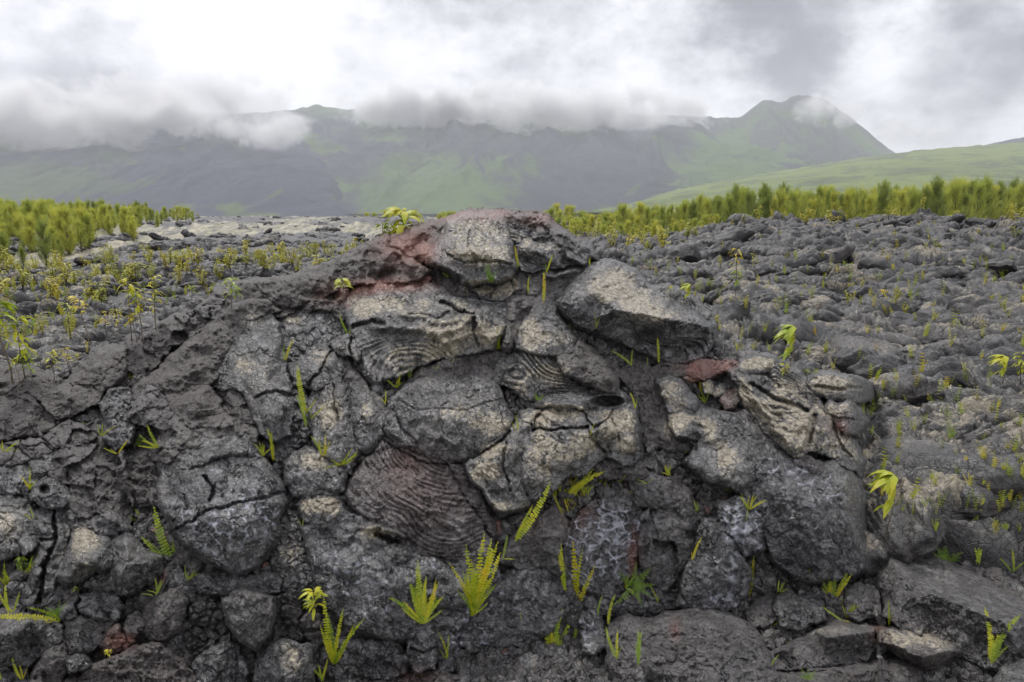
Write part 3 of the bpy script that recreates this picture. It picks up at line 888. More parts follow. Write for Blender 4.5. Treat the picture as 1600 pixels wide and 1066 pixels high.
def build_rocks():
    R = rock
    # --- summit
    R("rust-red and brown slab capping the mound, left of the summit dome", [(598, 380), (612, 368), (635, 361), (660, 355), (685, 349), (702, 345), (706, 368), (690, 390), (668, 408), (645, 406), (617, 394)],
      pts=[(650, 378, .06), (690, 365, .03), (620, 385, .09), (655, 400, .15)], H=.02, w=12, E=.03, rough=.012, brown=.9, soft=4, name="crust_slab")
    R("grey-brown rubbly slab sloping down the right shoulder of the summit", [(783, 342), (790, 333), (808, 334), (832, 335), (858, 345), (872, 358), (892, 370), (922, 390), (930, 404), (905, 402), (870, 392), (835, 374), (820, 372), (800, 384)],
      pts=[(850, 360, .10), (880, 380, .12)], H=.02, w=10, E=.03, rough=.014, brown=.5, facet=.06, fc=22, cr=(16, .012), name="crust_slab", lift=.02)
    R("rounded summit dome with pale cracked crust and a rusty rim", [(664, 404), (678, 384), (692, 366), (700, 347), (722, 335), (760, 332), (787, 335), (796, 357), (803, 385), (808, 418), (800, 436), (772, 443), (735, 444), (712, 432), (692, 420)],
      H=.16, w=40, E=.05, pts=[(745, 395, .20), (760, 350, .06), (785, 400, .18), (730, 400, .19), (700, 385, .10), (745, 425, .06), (790, 425, .04), (715, 418, .05)], soft=5, rough=.009, cr=(17, .006, .12),
      lines=[(-.02, 3, [(735, 362), (730, 385), (742, 410)]), (.02, 5, [(715, 400), (735, 388), (750, 405)]), (-.03, 3, [(700, 400), (725, 412), (770, 408), (800, 412)])], name="crust_dome", cat="lava dome")
    R("light-topped wedge slab with a black undercut, right of the dome", [(803, 383), (820, 367), (836, 368), (862, 378), (888, 388), (921, 397), (914, 412), (875, 419), (845, 426), (812, 422), (806, 402)],
      pts=[(812, 386, .16), (845, 394, .20), (885, 402, .18), (840, 374, .05), (880, 390, .08), (840, 415, .04), (880, 414, .04)], H=.02, w=8, E=.05, soft=1, rough=.008, cr=(20, .004), ropes=[('dir', 18, 7, .006, (860, 388, 60, 14))], brown=.1)
    R("twisted dark rope of lava lying over the summit edge", [(783, 336), (795, 334), (812, 346), (828, 360), (818, 372), (803, 380), (795, 372), (792, 352)], H=.07, w=14, E=.04,
      ropes=[('dir', -50, 9, .02)], rough=.006, name="lava_rope", cat="lava rope", lift=.05)
    R("dark brown shelf of rock running down the left skyline below the red slab", [(340, 462), (372, 448), (400, 440), (447, 440), (470, 430), (511, 416), (530, 408), (575, 384), (604, 370), (618, 392), (655, 410), (674, 424), (652, 437), (600, 440), (560, 444), (530, 446), (500, 470), (470, 478), (420, 482), (380, 492)],
      pts=[(560, 405, .10), (605, 400, .16), (640, 415, .12), (520, 428, .10), (570, 418, .02), (620, 425, -.04), (590, 434, -.06), (450, 458, .08), (400, 468, .06)], H=.03, w=12, E=.05, soft=2, rough=.016, brown=.95, name="rock_shelf", cat="rock shelf")
    R("small rusty block with a dark hollow at the left end of the red band", [(494, 466), (505, 450), (530, 436), (546, 440), (541, 460), (526, 478), (502, 476)], H=.08, w=16, rough=.01, brown=.8, red=.3, facet=.06, fc=26, holes=[(520, 462, 10, 7, .07)], name="rock_block", cat="rock block")
    R("brick-red band of crust above the folded slab", [(526, 482), (546, 462), (562, 449), (600, 440), (640, 435), (670, 434), (668, 446), (622, 453), (590, 458), (560, 470), (540, 482)], H=.04, w=8, E=.03, rough=.008, red=.9, cr=(22, .004), name="crust_band", cat="crust band", lift=.03)
    # --- upper face
    R("dark hollow-backed rock filling the gap beneath the summit dome", [(668, 425), (700, 436), (740, 446), (800, 440), (812, 470), (790, 478), (750, 476), (710, 462), (690, 448)], H=.02, w=18, rough=.012, brown=.7, name="rock_block", cat="rock block", lift=-.05)
    R("small pale-topped ledge directly under the summit dome", [(738, 452), (760, 444), (785, 438), (800, 446), (803, 456), (792, 468), (775, 470), (752, 462)], H=.05, w=12, E=.06, rough=.008, tan=.2, lines=[(-.03, 3, [(765, 462), (770, 452)])])
    R("dark block under a pale tubular rim, behind the tallest fern frond", [(801, 432), (822, 422), (850, 428), (880, 422), (905, 418), (910, 430), (888, 455), (874, 482), (850, 486), (826, 480), (804, 462)], H=.05, w=14, E=.04, rough=.01, brown=.6,
      lines=[(.05, 6, [(845, 430), (870, 432), (905, 424)]), (.04, 7, [(806, 440), (810, 455)]), (-.04, 4, [(818, 430), (822, 470)])], name="rock_block", cat="rock block", lift=.0)
    R("great tan block jutting out with a black fluted underside, right of the summit", [(873, 472), (890, 448), (907, 428), (925, 414), (958, 412), (990, 426), (1012, 450), (1035, 452), (1054, 456), (1075, 470), (1092, 484), (1114, 508), (1111, 536), (1100, 558), (1052, 570), (1016, 556), (982, 540), (940, 524), (903, 508), (878, 490)],
      pts=[(930, 424, .15), (935, 455, .30), (966, 484, .38), (1020, 494, .36), (1070, 503, .33), (1106, 512, .25), (975, 432, .06), (1040, 465, .12), (1080, 488, .20), (900, 450, .14), (890, 475, .14), (920, 500, .14), (960, 520, .12), (1000, 530, .05), (1050, 545, .0), (1090, 540, .02)],
      H=.02, w=6, E=.05, soft=1, rough=.006, cr2=(40, .02), ropes=[('dir', 40, 6, .006, (1010, 460, 70, 30)), ('dir', 84, 14, .06, (1068, 530, 75, 34))], lines=[(-.015, 2, [(940, 450), (985, 440), (1010, 450)])], jag=2, name="overhanging_block", cat="lava block", lift=.03)
    R("wrinkled fan of thin lava folds behind the great tan block", [(1024, 458), (1040, 450), (1060, 454), (1082, 472), (1104, 492), (1100, 500), (1070, 486), (1040, 470)], H=.05, w=12, ropes=[('dir', 62, 6, .014)], tan=.25, name="folded_crust", cat="folded crust", lift=.10)
    R("wide drapery of tan folds with fine curved ropes, upper centre of the mound", [(537, 484), (560, 469), (600, 456), (640, 447), (690, 447), (704, 464), (735, 469), (770, 474), (793, 474), (797, 500), (786, 527), (776, 544), (755, 546), (735, 552), (710, 556), (672, 562), (640, 580), (610, 596), (585, 600), (574, 590), (563, 560), (552, 530), (543, 505)],
      pts=[(600, 475, .08), (660, 470, .08), (600, 500, .17), (660, 510, .19), (710, 520, .18), (750, 500, .15), (780, 500, .12), (650, 545, .13), (610, 560, .10), (590, 580, .05), (700, 545, .10), (745, 535, .12)],
      H=.03, w=12, E=.05, soft=4, rough=.006, patch=13, ropes=[('arc', (655, 614, 1.05), 8.0, .022, (632, 566, 88, 46)), ('dir', 30, 9, .012, (735, 500, 34, 30))],
      lines=[(.045, 6, [(575, 512), (610, 508), (650, 514), (690, 528), (712, 545)]), (.04, 6, [(610, 488), (660, 497), (700, 503), (730, 497), (748, 482)]), (.04, 5, [(650, 505), (690, 520), (722, 512), (744, 490)]), (.05, 6, [(745, 485), (750, 510), (765, 530), (780, 522), (790, 500)]),
             (.03, 5, [(700, 465), (725, 478), (745, 486), (770, 480)]), (.03, 5, [(690, 540), (715, 527), (740, 520)]), (-.05, 4, [(690, 470), (720, 488), (742, 492)]), (-.06, 5, [(552, 512), (580, 500), (600, 505)]), (-.035, 3, [(640, 492), (680, 496), (700, 488)]), (-.04, 4, [(742, 500), (738, 520), (748, 540)])], name="folded_crust", cat="folded crust")
    R("narrow upright sliver of rock splitting the face under the summit", [(786, 520), (795, 468), (812, 463), (824, 464), (829, 480), (815, 500), (806, 530), (796, 548), (787, 545)], pts=[(808, 470, .10), (800, 500, .14), (797, 530, .10)], H=.03, w=6, E=.06, facet=.04, fc=24, rough=.01, brown=.75, name="rock_sliver", cat="rock sliver", lift=.02)
    R("plate with honeycomb tan patches, right of the upright sliver", [(802, 520), (815, 498), (830, 482), (850, 474), (866, 482), (882, 506), (899, 532), (898, 552), (880, 560), (850, 556), (818, 550), (802, 546)], pts=[(815, 510, .10), (840, 500, .12), (870, 520, .13), (850, 540, .10)], H=.05, w=10, E=.05, rough=.008, cr=(22, .007, .12), patch=13)
    R("smooth brown-grey shoulder beside the ribbed folds", [(868, 560), (898, 552), (904, 534), (928, 550), (950, 568), (966, 598), (962, 618), (938, 612), (915, 602), (885, 585)], H=.12, w=26, rough=.012, brown=.95, soft=4, pts=[(920, 565, .12), (945, 590, .12)], name="rock_block", cat="rock block")
    R("stack of horizontal tan ribs in the centre of the mound", [(796, 570), (801, 552), (822, 550), (852, 555), (880, 562), (896, 578), (915, 590), (918, 612), (898, 624), (862, 628), (828, 624), (806, 612), (788, 602)], H=.13, w=22, E=.03, rough=.007, tan=.15,
      ropes=[('dir', 3, 13, .045)], name="ribbed_crust", cat="ribbed crust")
    R("curled hollow lobe like a dark pipe mouth", [(838, 634), (866, 620), (895, 614), (918, 612), (937, 602), (962, 606), (980, 624), (977, 638), (952, 642), (918, 640), (880, 640)], H=.14, w=16, E=.05, rough=.008, tan=.15, holes=[(950, 627, 22, 8, .16)], lines=[(.03, 5, [(845, 632), (885, 630), (915, 640)])], name="hollow_lobe", cat="lava lobe", lift=.04)
    R("smooth grey tube of lava leaning across the dark plates", [(757, 604), (772, 580), (784, 560), (800, 550), (808, 556), (800, 576), (786, 594), (772, 608)], H=.05, w=9, E=.04, rough=.006, tan=.08, name="lava_tube", cat="lava tube", lift=.02)
    R("dark triangular plates between the rope drapery and the oval lobe", [(622, 606), (650, 582), (690, 560), (735, 550), (782, 546), (796, 556), (786, 580), (766, 602), (735, 596), (690, 590), (648, 600)], pts=[(700, 572, .05), (750, 565, .06), (660, 588, .04)], H=.03, w=12, E=.03, facet=.05, fc=50, rough=.010, brown=.7, cr=(44, .008, .05), name="rock_plate", cat="rock plate")
    R("big smooth oval lobe with faint tan blotches, middle of the mound", [(602, 655), (612, 625), (636, 602), (680, 588), (735, 590), (774, 598), (787, 630), (801, 655), (797, 672), (772, 690), (748, 706), (728, 718), (700, 720), (668, 708), (640, 698), (616, 690), (603, 678)],
      H=.20, w=50, E=.04, soft=5, rough=.008, cr2=(50, .010), patch=14, lines=[(.025, 6, [(640, 692), (660, 672), (690, 690)]), (.03, 6, [(670, 702), (690, 680), (720, 700)]), (-.02, 3, [(615, 640), (625, 670), (650, 690)]), (.02, 5, [(600, 668), (620, 680), (640, 700)]), (-.012, 2, [(600, 610), (650, 640), (730, 640), (785, 622)])], name="lava_lobe", cat="lava lobe")
    R("cracked tan slab with a long horizontal split, right of centre", [(812, 643), (845, 637), (880, 641), (920, 641), (975, 637), (988, 625), (997, 660), (1003, 690), (999, 720), (987, 728), (970, 722), (945, 712), (922, 730), (910, 745), (890, 738), (876, 748), (868, 764), (840, 784), (826, 782), (815, 752), (817, 722), (826, 688), (834, 662), (818, 656)],
      pts=[(850, 660, .16), (900, 660, .17), (950, 660, .20), (978, 690, .18), (900, 700, .20), (850, 720, .19), (845, 760, .12), (992, 700, .05), (890, 725, .17)], H=.03, w=12, E=.06, soft=4, rough=.008, cr2=(45, .012), wvein=.7, patch=17,
      lines=[(-.05, 3.0, [(830, 674), (870, 668), (918, 665)]), (-.04, 2.5, [(908, 638), (922, 660), (930, 668), (952, 652), (957, 637)]), (-.04, 2.5, [(847, 638), (838, 655), (832, 675)]), (.05, 12, [(940, 665), (950, 680), (965, 670)]), (-.03, 4, [(918, 665), (925, 690), (945, 705)]), (-.02, 2, [(960, 655), (966, 690)]), (.04, 9, [(982, 640), (988, 680), (986, 710)])])
    R("wedge-shaped plate with two tan windows beside the long split", [(722, 724), (738, 714), (770, 692), (797, 672), (812, 650), (834, 656), (830, 680), (820, 715), (815, 740), (820, 760), (831, 782), (826, 792), (800, 800), (782, 806), (766, 786), (745, 758)],
      pts=[(750, 730, .10), (790, 700, .12), (770, 750, .12), (800, 770, .12), (808, 720, .07)], H=.05, w=12, E=.05, rough=.008, lines=[(.03, 6, [(728, 732), (750, 762), (775, 792), (795, 800)]), (-.03, 3, [(722, 740), (745, 775), (772, 806)]), (-.05, 3, [(738, 716), (770, 697), (797, 674)]), (-.03, 3, [(790, 690), (785, 730), (800, 770)])], ropes=[('dir', 82, 6, .004, (802, 715, 14, 40))])
    R("purple-grey fan of fine concentric lava ropes at the heart of the mound", [(600, 684), (622, 690), (648, 702), (668, 708), (700, 722), (724, 726), (745, 760), (770, 806), (777, 835), (770, 862), (745, 878), (715, 884), (680, 874), (650, 868), (630, 842), (600, 822), (572, 812), (553, 797), (540, 776), (542, 755), (558, 732), (583, 712)],
      pts=[(640, 730, .06), (700, 760, .09), (600, 770, .08), (670, 800, .13), (720, 830, .12), (740, 790, .10)], H=.02, w=10, E=.03, soft=4, rough=.006, red=.05, brown=.3, ropes=[('arc', (702, 668, 1.02), 8.6, .022, (665, 770, 120, 110))], lines=[(-.03, 3, [(600, 690), (640, 712), (660, 722), (700, 728)]), (-.02, 3, [(700, 725), (735, 790), (770, 840)])], name="ropy_fan", cat="ropy lava")
    R("dark slab with a torn pale lip and white veins below the ropy fan", [(470, 822), (500, 800), (522, 790), (545, 798), (572, 814), (602, 824), (632, 842), (655, 870), (690, 876), (722, 884), (760, 870), (778, 882), (782, 905), (762, 935), (742, 962), (716, 988), (690, 978), (660, 990), (632, 1004), (596, 998), (556, 988), (526, 968), (502, 944), (488, 900), (478, 862)],
      pts=[(520, 840, .04), (580, 850, .08), (560, 900, .10), (620, 900, .12), (600, 960, .12), (700, 930, .11), (750, 900, .10), (680, 900, .09)], H=.04, w=20, E=.05, soft=5, rough=.009, wvein=.9, patch=26, cr2=(70, .012),
      lines=[(.05, 5, [(570, 832), (590, 822), (615, 832), (638, 842)]), (-.08, 6, [(590, 838), (610, 844), (632, 846)]), (.03, 4, [(748, 868), (752, 850), (762, 862)]), (.02, 9, [(575, 885), (615, 925)]), (.02, 9, [(660, 930), (720, 925)])], name="veined_slab")
    R("pale ragged crust tip poking up under the ropy fan", [(716, 884), (722, 862), (736, 850), (748, 852), (758, 840), (764, 856), (770, 872), (758, 890), (735, 892)], H=.05, w=10, facet=.04, fc=20, rough=.009, tan=.35, lift=.05, name="crust_tip", cat="crust fragment")
    # --- upper left
    R("pale smooth lobe ribbed along its left edge, below the brown ridge", [(326, 600), (338, 562), (346, 545), (364, 516), (384, 496), (405, 482), (426, 487), (438, 506), (440, 530), (446, 560), (442, 580), (456, 600), (462, 630), (452, 650), (456, 682), (430, 692), (404, 682), (399, 650), (384, 620), (372, 604), (350, 606)],
      pts=[(400, 500, .07), (400, 530, .14), (380, 560, .16), (420, 560, .16), (410, 600, .17), (430, 640, .16), (425, 670, .10), (350, 580, .08)], H=.04, w=12, E=.04, rough=.007, cr2=(38, .01), ropes=[('dir', 8, 8, .016, (348, 585, 26, 34))], lines=[(.03, 10, [(440, 545), (415, 540), (390, 548)]), (-.04, 4, [(400, 620), (430, 612), (455, 618)]), (.04, 12, [(410, 655), (445, 650)])], name="lava_lobe", cat="lava lobe")
    R("pavement of small cracked plates above the left lobes", [(436, 505), (455, 492), (470, 487), (500, 478), (522, 484), (532, 500), (528, 522), (512, 534), (500, 548), (480, 562), (460, 566), (447, 560), (442, 530)], H=.07, w=20, E=.04, rough=.008, cr=(17, .016, .2), patch=17, name="cracked_plates", cat="cracked crust")
    R("rubbly brown ledge at the left foot of the folded drapery", [(432, 494), (445, 482), (470, 474), (500, 470), (530, 474), (540, 488), (534, 500), (520, 486), (498, 480), (470, 490), (450, 498)], H=.06, w=10, E=.04, rough=.012, brown=.9, facet=.05, fc=18, cr=(13, .02), name="rock_shelf", cat="rock shelf", lift=.02)
    R("light flat-topped slab split by a diagonal crack, left of the dark beam", [(448, 572), (470, 562), (492, 548), (508, 535), (522, 546), (532, 565), (542, 582), (535, 602), (512, 600), (500, 612), (478, 606), (456, 602)], pts=[(490, 560, .09), (515, 560, .10), (490, 590, .10)], H=.04, w=10, E=.05, cr=(30, .01, .1), lines=[(-.04, 3, [(518, 548), (500, 580), (482, 604)])])
    R("pair of stubby pale blocks beside the fine ropes", [(518, 536), (532, 528), (546, 526), (556, 532), (567, 530), (566, 548), (558, 562), (550, 552), (536, 556), (526, 550)], H=.07, w=9, facet=.03, fc=18, tan=.35, rough=.008, lines=[(-.05, 3, [(549, 528), (548, 552)])], name="crust_block", cat="lava block", lift=.04)
    R("dark straight beam of rock slanting down from the rope folds", [(520, 560), (532, 556), (552, 580), (575, 606), (596, 630), (606, 648), (594, 655), (575, 636), (552, 612), (535, 588)], H=.05, w=9, E=.04, brown=.7, rough=.01, name="rock_beam", cat="rock beam", lift=.02)
    R("upright tan slab with a scaly crust, under the diagonal beam", [(484, 626), (500, 597), (528, 588), (544, 602), (549, 640), (554, 676), (562, 710), (546, 738), (526, 728), (506, 712), (492, 692), (484, 660)], H=.14, w=28, E=.05, rough=.008, patch=11, cr=(26, .006, .1), lines=[(-.03, 3, [(520, 592), (522, 630), (530, 660)])])
    R("grey lobe tucked between the scaly slab and the oval lobe", [(550, 602), (560, 604), (578, 622), (594, 640), (602, 650), (600, 672), (590, 694), (572, 708), (560, 704), (554, 672), (549, 640)], H=.12, w=20, E=.05, rough=.008, cr2=(30, .01), name="lava_lobe", cat="lava lobe")
    R("short column of knobbly stones left of the scaly slab", [(453, 606), (474, 606), (482, 640), (484, 668), (478, 690), (462, 696), (456, 660)], H=.09, w=14, cr=(13, .03, .3), rough=.009, name="cobble_column", cat="cobbly rock")
    R("dark smooth rock below the two upright slabs", [(400, 686), (430, 692), (456, 684), (480, 690), (500, 712), (530, 732), (540, 744), (520, 748), (498, 712), (470, 706), (448, 722), (425, 716), (404, 704)], H=.05, w=16, rough=.01, cr2=(25, .01), name="rock_plate", cat="rock plate", lift=-.02)
    R("humped lobe with a tan crown under the orange-tipped fern", [(446, 722), (458, 708), (480, 700), (502, 706), (520, 722), (540, 738), (534, 764), (514, 780), (486, 780), (460, 774), (448, 752)], H=.15, w=30, E=.04, rough=.009, cr2=(24, .009), name="lava_lobe", cat="lava lobe")
    R("round tan-capped lobe beside the ropy fan, wrapped by dark folds", [(464, 788), (476, 778), (498, 774), (524, 774), (536, 790), (538, 808), (518, 826), (496, 830), (476, 818)], H=.14, w=24, E=.04, cr=(22, .012, .12), patch=20, ropes=[('arc', (500, 775, 1), 8, .010, (490, 815, 40, 16))], name="lava_lobe", cat="lava lobe")
    R("column of light grey cracked plates between the round lobe and the veined slab", [(430, 822), (448, 800), (462, 808), (470, 832), (480, 858), (492, 892), (494, 916), (478, 926), (462, 936), (440, 922), (430, 900), (424, 872), (434, 848)], H=.08, w=18, cr=(15, .02, .2), tan=.12, patch=15, rough=.007, name="cracked_plates", cat="cracked crust")
    # --- left end
    R("long brown weathered ridge slab with lichen flecks on the left skyline", [(205, 626), (214, 602), (250, 570), (290, 540), (320, 511), (345, 490), (372, 472), (400, 466), (425, 470), (440, 486), (408, 490), (386, 508), (365, 534), (346, 560), (334, 590), (328, 606), (300, 608), (270, 622), (232, 642)],
      pts=[(380, 485, .10), (330, 530, .14), (290, 575, .14), (250, 600, .12)], H=.05, w=16, E=.05, rough=.016, brown=1.0, soft=4, name="ridge_slab", cat="rock slab")
    R("black angular block standing against the grey field on the left skyline", [(312, 484), (320, 476), (334, 469), (350, 473), (356, 490), (334, 506), (318, 500)], H=.06, w=6, facet=.09, fc=22, E=.09, brown=.6, rough=.008, jag=1.5, name="rock_block", cat="rock block", lift=.02)
    R("row of dark jagged blocks behind the brown ridge slab", [(222, 548), (226, 530), (242, 514), (266, 500), (290, 492), (310, 490), (326, 506), (302, 526), (276, 542), (246, 556)], H=.08, w=8, facet=.14, fc=26, E=.06, brown=.8, rough=.014, name="jagged_rock", cat="jagged rock")
    R("brown faceted rock between the jagged row and the ridge slab", [(192, 592), (196, 562), (200, 540), (206, 528), (226, 540), (248, 552), (262, 548), (244, 568), (224, 590), (204, 602)], H=.08, w=8, facet=.10, fc=40, E=.06, brown=.95, rough=.010, name="jagged_rock", cat="jagged rock")
    R("pyramid-faced brown rock above the big left slabs", [(106, 596), (122, 580), (140, 566), (146, 552), (172, 545), (198, 542), (198, 572), (194, 594), (162, 612), (132, 604)], pts=[(150, 575, .16), (175, 570, .14), (190, 560, .06), (140, 595, .10)], H=.03, w=6, facet=.06, fc=46, E=.05, brown=.95, rough=.009, name="jagged_rock", cat="jagged rock")
    R("gritty brown hump at the far left edge of the mound", [(-90, 640), (-60, 596), (-20, 586), (10, 577), (46, 580), (84, 592), (98, 602), (84, 614), (52, 622), (20, 632), (-20, 642)], H=.10, w=20, brown=1.0, rough=.014, tan=.05, name="rock_block", cat="rock block")
    R("wide tilted brown slab with a straight top edge, far left", [(50, 616), (92, 600), (118, 594), (148, 606), (162, 614), (158, 628), (126, 640), (110, 652), (88, 654), (68, 638)], pts=[(90, 615, .12), (130, 618, .12), (90, 638, .10)], H=.02, w=5, E=.06, facet=.04, fc=50, brown=.95, rough=.010, soft=1)
    R("flat-faced dark rock wedged below the tilted brown slab at the left edge", [(-90, 700), (-60, 650), (-20, 642), (0, 630), (35, 613), (55, 620), (72, 640), (86, 652), (80, 670), (60, 678), (20, 684), (-20, 694)], pts=[(40, 625, .10), (30, 660, .10), (-10, 670, .08), (70, 655, .02)], H=.02, w=6, E=.05, facet=.05, fc=55, brown=.85, rough=.010, name="rock_block", cat="rock block")
    R("light-topped small angular rock above the dark hollow face", [(72, 684), (88, 672), (108, 657), (126, 665), (150, 682), (132, 694), (100, 700), (82, 694)], H=.09, w=8, facet=.07, fc=28, E=.05, brown=.7, rough=.010, tan=.1, name="rock_block", cat="rock block", lift=.04)
    R("thin pair of flat stones lying at the left edge", [(-60, 716), (-20, 706), (20, 690), (50, 687), (97, 698), (88, 711), (50, 718), (0, 724), (-50, 730)], H=.07, w=8, E=.04, brown=.6, cr=(46, .03, .08), rough=.010, name="flat_stone", cat="flat stones", lift=.03)
    R("scoria knob with a rough clinkery surface, left of centre ridge", [(158, 628), (172, 611), (200, 610), (210, 625), (200, 646), (208, 665), (202, 692), (180, 698), (164, 682), (166, 655)], H=.12, w=18, rough=.022, cr=(10, .014, .3), name="scoria_knob", cat="scoria rock", lift=.06)
    R("angular rock with a sunlit left cheek over the small dark cave", [(197, 652), (207, 632), (216, 612), (235, 599), (252, 608), (266, 640), (287, 668), (262, 678), (238, 666), (214, 662)], pts=[(215, 640, .16), (240, 625, .14), (262, 660, .10), (225, 655, .10)], H=.03, w=5, E=.06, facet=.05, fc=40, brown=.6, tan=.12, rough=.009, soft=1, name="rock_block", cat="rock block", lift=.05)
    R("smooth brown pentagonal face under the ridge slab", [(250, 607), (280, 616), (310, 599), (332, 604), (346, 625), (352, 648), (332, 658), (300, 668), (285, 668), (268, 642)], pts=[(275, 635, .12), (310, 625, .16), (330, 640, .12)], H=.02, w=5, E=.06, brown=1.0, rough=.010, soft=2, name="rock_block", cat="rock block", lift=.03)
    R("dark slanting rock between the ribbed lobe and the pentagonal face", [(334, 602), (352, 606), (375, 612), (394, 640), (402, 672), (382, 668), (354, 652), (347, 626)], H=.08, w=8, brown=.9, facet=.05, fc=34, rough=.010, name="rock_block", cat="rock block")
    R("broad dark boulder face full of angular hollows, left side", [(78, 744), (82, 718), (98, 700), (122, 691), (155, 697), (190, 705), (194, 730), (202, 760), (206, 800), (196, 826), (166, 843), (140, 832), (115, 832), (106, 800), (110, 770), (112, 752), (90, 757)], H=.14, w=14, E=.05, facet=.15, fc=48, brown=.75, rough=.011, soft=2, name="boulder", cat="boulder")
    R("dark craggy rock filling the cleft left of the great round lobe", [(192, 708), (220, 700), (242, 702), (247, 740), (250, 782), (242, 804), (216, 814), (202, 792), (197, 750)], H=.08, w=12, E=.04, facet=.10, fc=30, brown=.8, rough=.014, name="craggy_rock", cat="craggy rock", lift=-.03)
    R("great round lobe combed by white cracks, left of the mound", [(244, 716), (252, 690), (276, 676), (310, 668), (345, 664), (385, 672), (402, 690), (401, 710), (425, 735), (443, 760), (447, 785), (432, 815), (440, 832), (425, 860), (402, 886), (375, 900), (345, 888), (310, 870), (286, 850), (270, 835), (260, 812), (249, 790), (246, 760), (254, 740)],
      pts=[(300, 700, .14), (350, 700, .18), (300, 750, .18), (350, 760, .22), (400, 760, .20), (320, 810, .22), (380, 820, .22), (380, 870, .14), (270, 780, .10), (310, 850, .12), (425, 790, .14)], H=.05, w=20, E=.04, soft=6, rough=.009, wvein=1.0, patch=20, ropes=[('arc', (300, 700, 1.1), 20, .006, (360, 800, 90, 80))],
      lines=[(-.05, 5, [(320, 745), (335, 760), (330, 780)]), (-.02, 3, [(300, 735), (350, 715), (398, 712)]), (-.02, 3, [(287, 770), (292, 795)]), (-.03, 3, [(270, 833), (320, 800), (400, 780), (445, 770)]), (.02, 7, [(262, 712), (300, 722), (350, 705), (395, 702)])], name="lava_lobe", cat="lava lobe")
    R("gritty broken cap of brown rock on top of the great round lobe", [(243, 716), (247, 692), (262, 676), (284, 660), (310, 663), (326, 654), (346, 651), (372, 660), (400, 676), (400, 692), (376, 680), (350, 680), (320, 692), (290, 706), (262, 720)], H=.06, w=8, E=.04, facet=.05, fc=40, brown=.9, tan=.12, rough=.013, name="crust_slab", cat="rock slab", lift=.13)
    R("tan block with scaly crust and a split, lower left", [(89, 902), (100, 876), (112, 852), (114, 837), (130, 825), (155, 838), (170, 843), (179, 880), (173, 897), (150, 893), (124, 910), (105, 914)], pts=[(130, 840, .10), (120, 880, .17), (155, 870, .18), (105, 900, .12), (150, 886, .17)], H=.03, w=8, E=.06, soft=3, patch=13, rough=.007, cr2=(34, .008), name="lava_block", cat="lava block", lift=.05)
    R("grey block fitted against the tan one along a black crack, lower left", [(172, 846), (200, 831), (220, 857), (250, 870), (249, 894), (226, 916), (200, 928), (162, 928), (132, 914), (142, 902), (172, 896), (178, 876)], pts=[(195, 850, .14), (200, 880, .19), (225, 880, .16), (190, 895, .17), (180, 912, .06), (150, 915, .04)], H=.02, w=8, E=.06, soft=3, rough=.008, cr2=(34, .008), name="lava_block", cat="lava block", lift=.05)
    R("striped black rock hanging over the two fitted blocks", [(110, 800), (140, 790), (170, 800), (198, 815), (204, 828), (186, 842), (160, 838), (135, 824), (116, 830)], H=.08, w=10, E=.04, facet=.06, fc=26, rough=.009, brown=.3, name="rock_block", cat="rock block", lift=.06)
    R("round mottled lobe cut by the left border, white and tan scales", [(-80, 800), (-20, 780), (20, 776), (44, 784), (56, 806), (52, 840), (26, 868), (-10, 878), (-80, 880)], H=.16, w=36, E=.05, patch=13, wvein=.4, rough=.007, cr2=(30, .008), name="lava_lobe", cat="lava lobe")
    R("dark lens of rock under the flat stones at the left border", [(-80, 790), (-60, 726), (0, 722), (50, 718), (84, 708), (78, 735), (52, 756), (44, 774), (10, 778), (-20, 784)], H=.10, w=14, E=.03, facet=.05, fc=44, rough=.010, white=.15, name="rock_block", cat="rock block")
    R("knob with a round black eye hole, left side", [(50, 778), (54, 760), (72, 745), (100, 758), (109, 780), (98, 790), (66, 790)], H=.13, w=12, E=.05, rough=.010, tan=.12, holes=[(70, 766, 8, 8, .09)], name="lava_lobe", cat="lava knob", lift=.04)
    R("small egg-shaped stone in the crack beside the mottled lobe", [(32, 848), (40, 830), (50, 826), (56, 840), (52, 858), (40, 866)], H=.06, w=10, rough=.006, name="round_stone", cat="stone", lift=.05)
    R("leaning twin pillars of dark rock, lower left", [(54, 800), (80, 790), (106, 790), (110, 830), (102, 870), (88, 910), (76, 942), (50, 952), (38, 942), (46, 900), (58, 860), (56, 825)], H=.08, w=14, E=.05, rough=.011, brown=.25, white=.15, lines=[(-.07, 5, [(84, 792), (86, 840), (70, 890), (58, 950)]), (-.03, 4, [(58, 845), (84, 840)]), (.03, 8, [(70, 860), (50, 920)])], name="rock_pillar", cat="rock pillar")
    R("dark recessed rock along the bottom left border", [(-80, 880), (-20, 880), (30, 874), (50, 880), (42, 930), (40, 955), (-10, 955), (-80, 965)], H=.04, w=14, facet=.08, fc=40, brown=.5, name="rock_block", cat="rock block", lift=-.05)
    R("roundish grey rock below the fitted blocks", [(96, 968), (98, 950), (110, 940), (124, 932), (150, 926), (180, 927), (190, 948), (186, 966), (164, 970), (126, 962)], H=.11, w=16, E=.04, rough=.009, white=.15, lines=[(-.05, 4, [(126, 934), (118, 945), (124, 962)])], name="round_rock", cat="rock", lift=.04)
    R("black smooth wedge with a flat face, bottom left", [(98, 968), (126, 962), (162, 972), (188, 966), (172, 990), (152, 1010), (126, 1028), (107, 1029)], pts=[(130, 975, .12), (125, 1005, .10), (160, 980, .09)], H=.0, w=5, E=.05, rough=.006, brown=.5, soft=1, name="rock_wedge", cat="rock block", lift=.02)
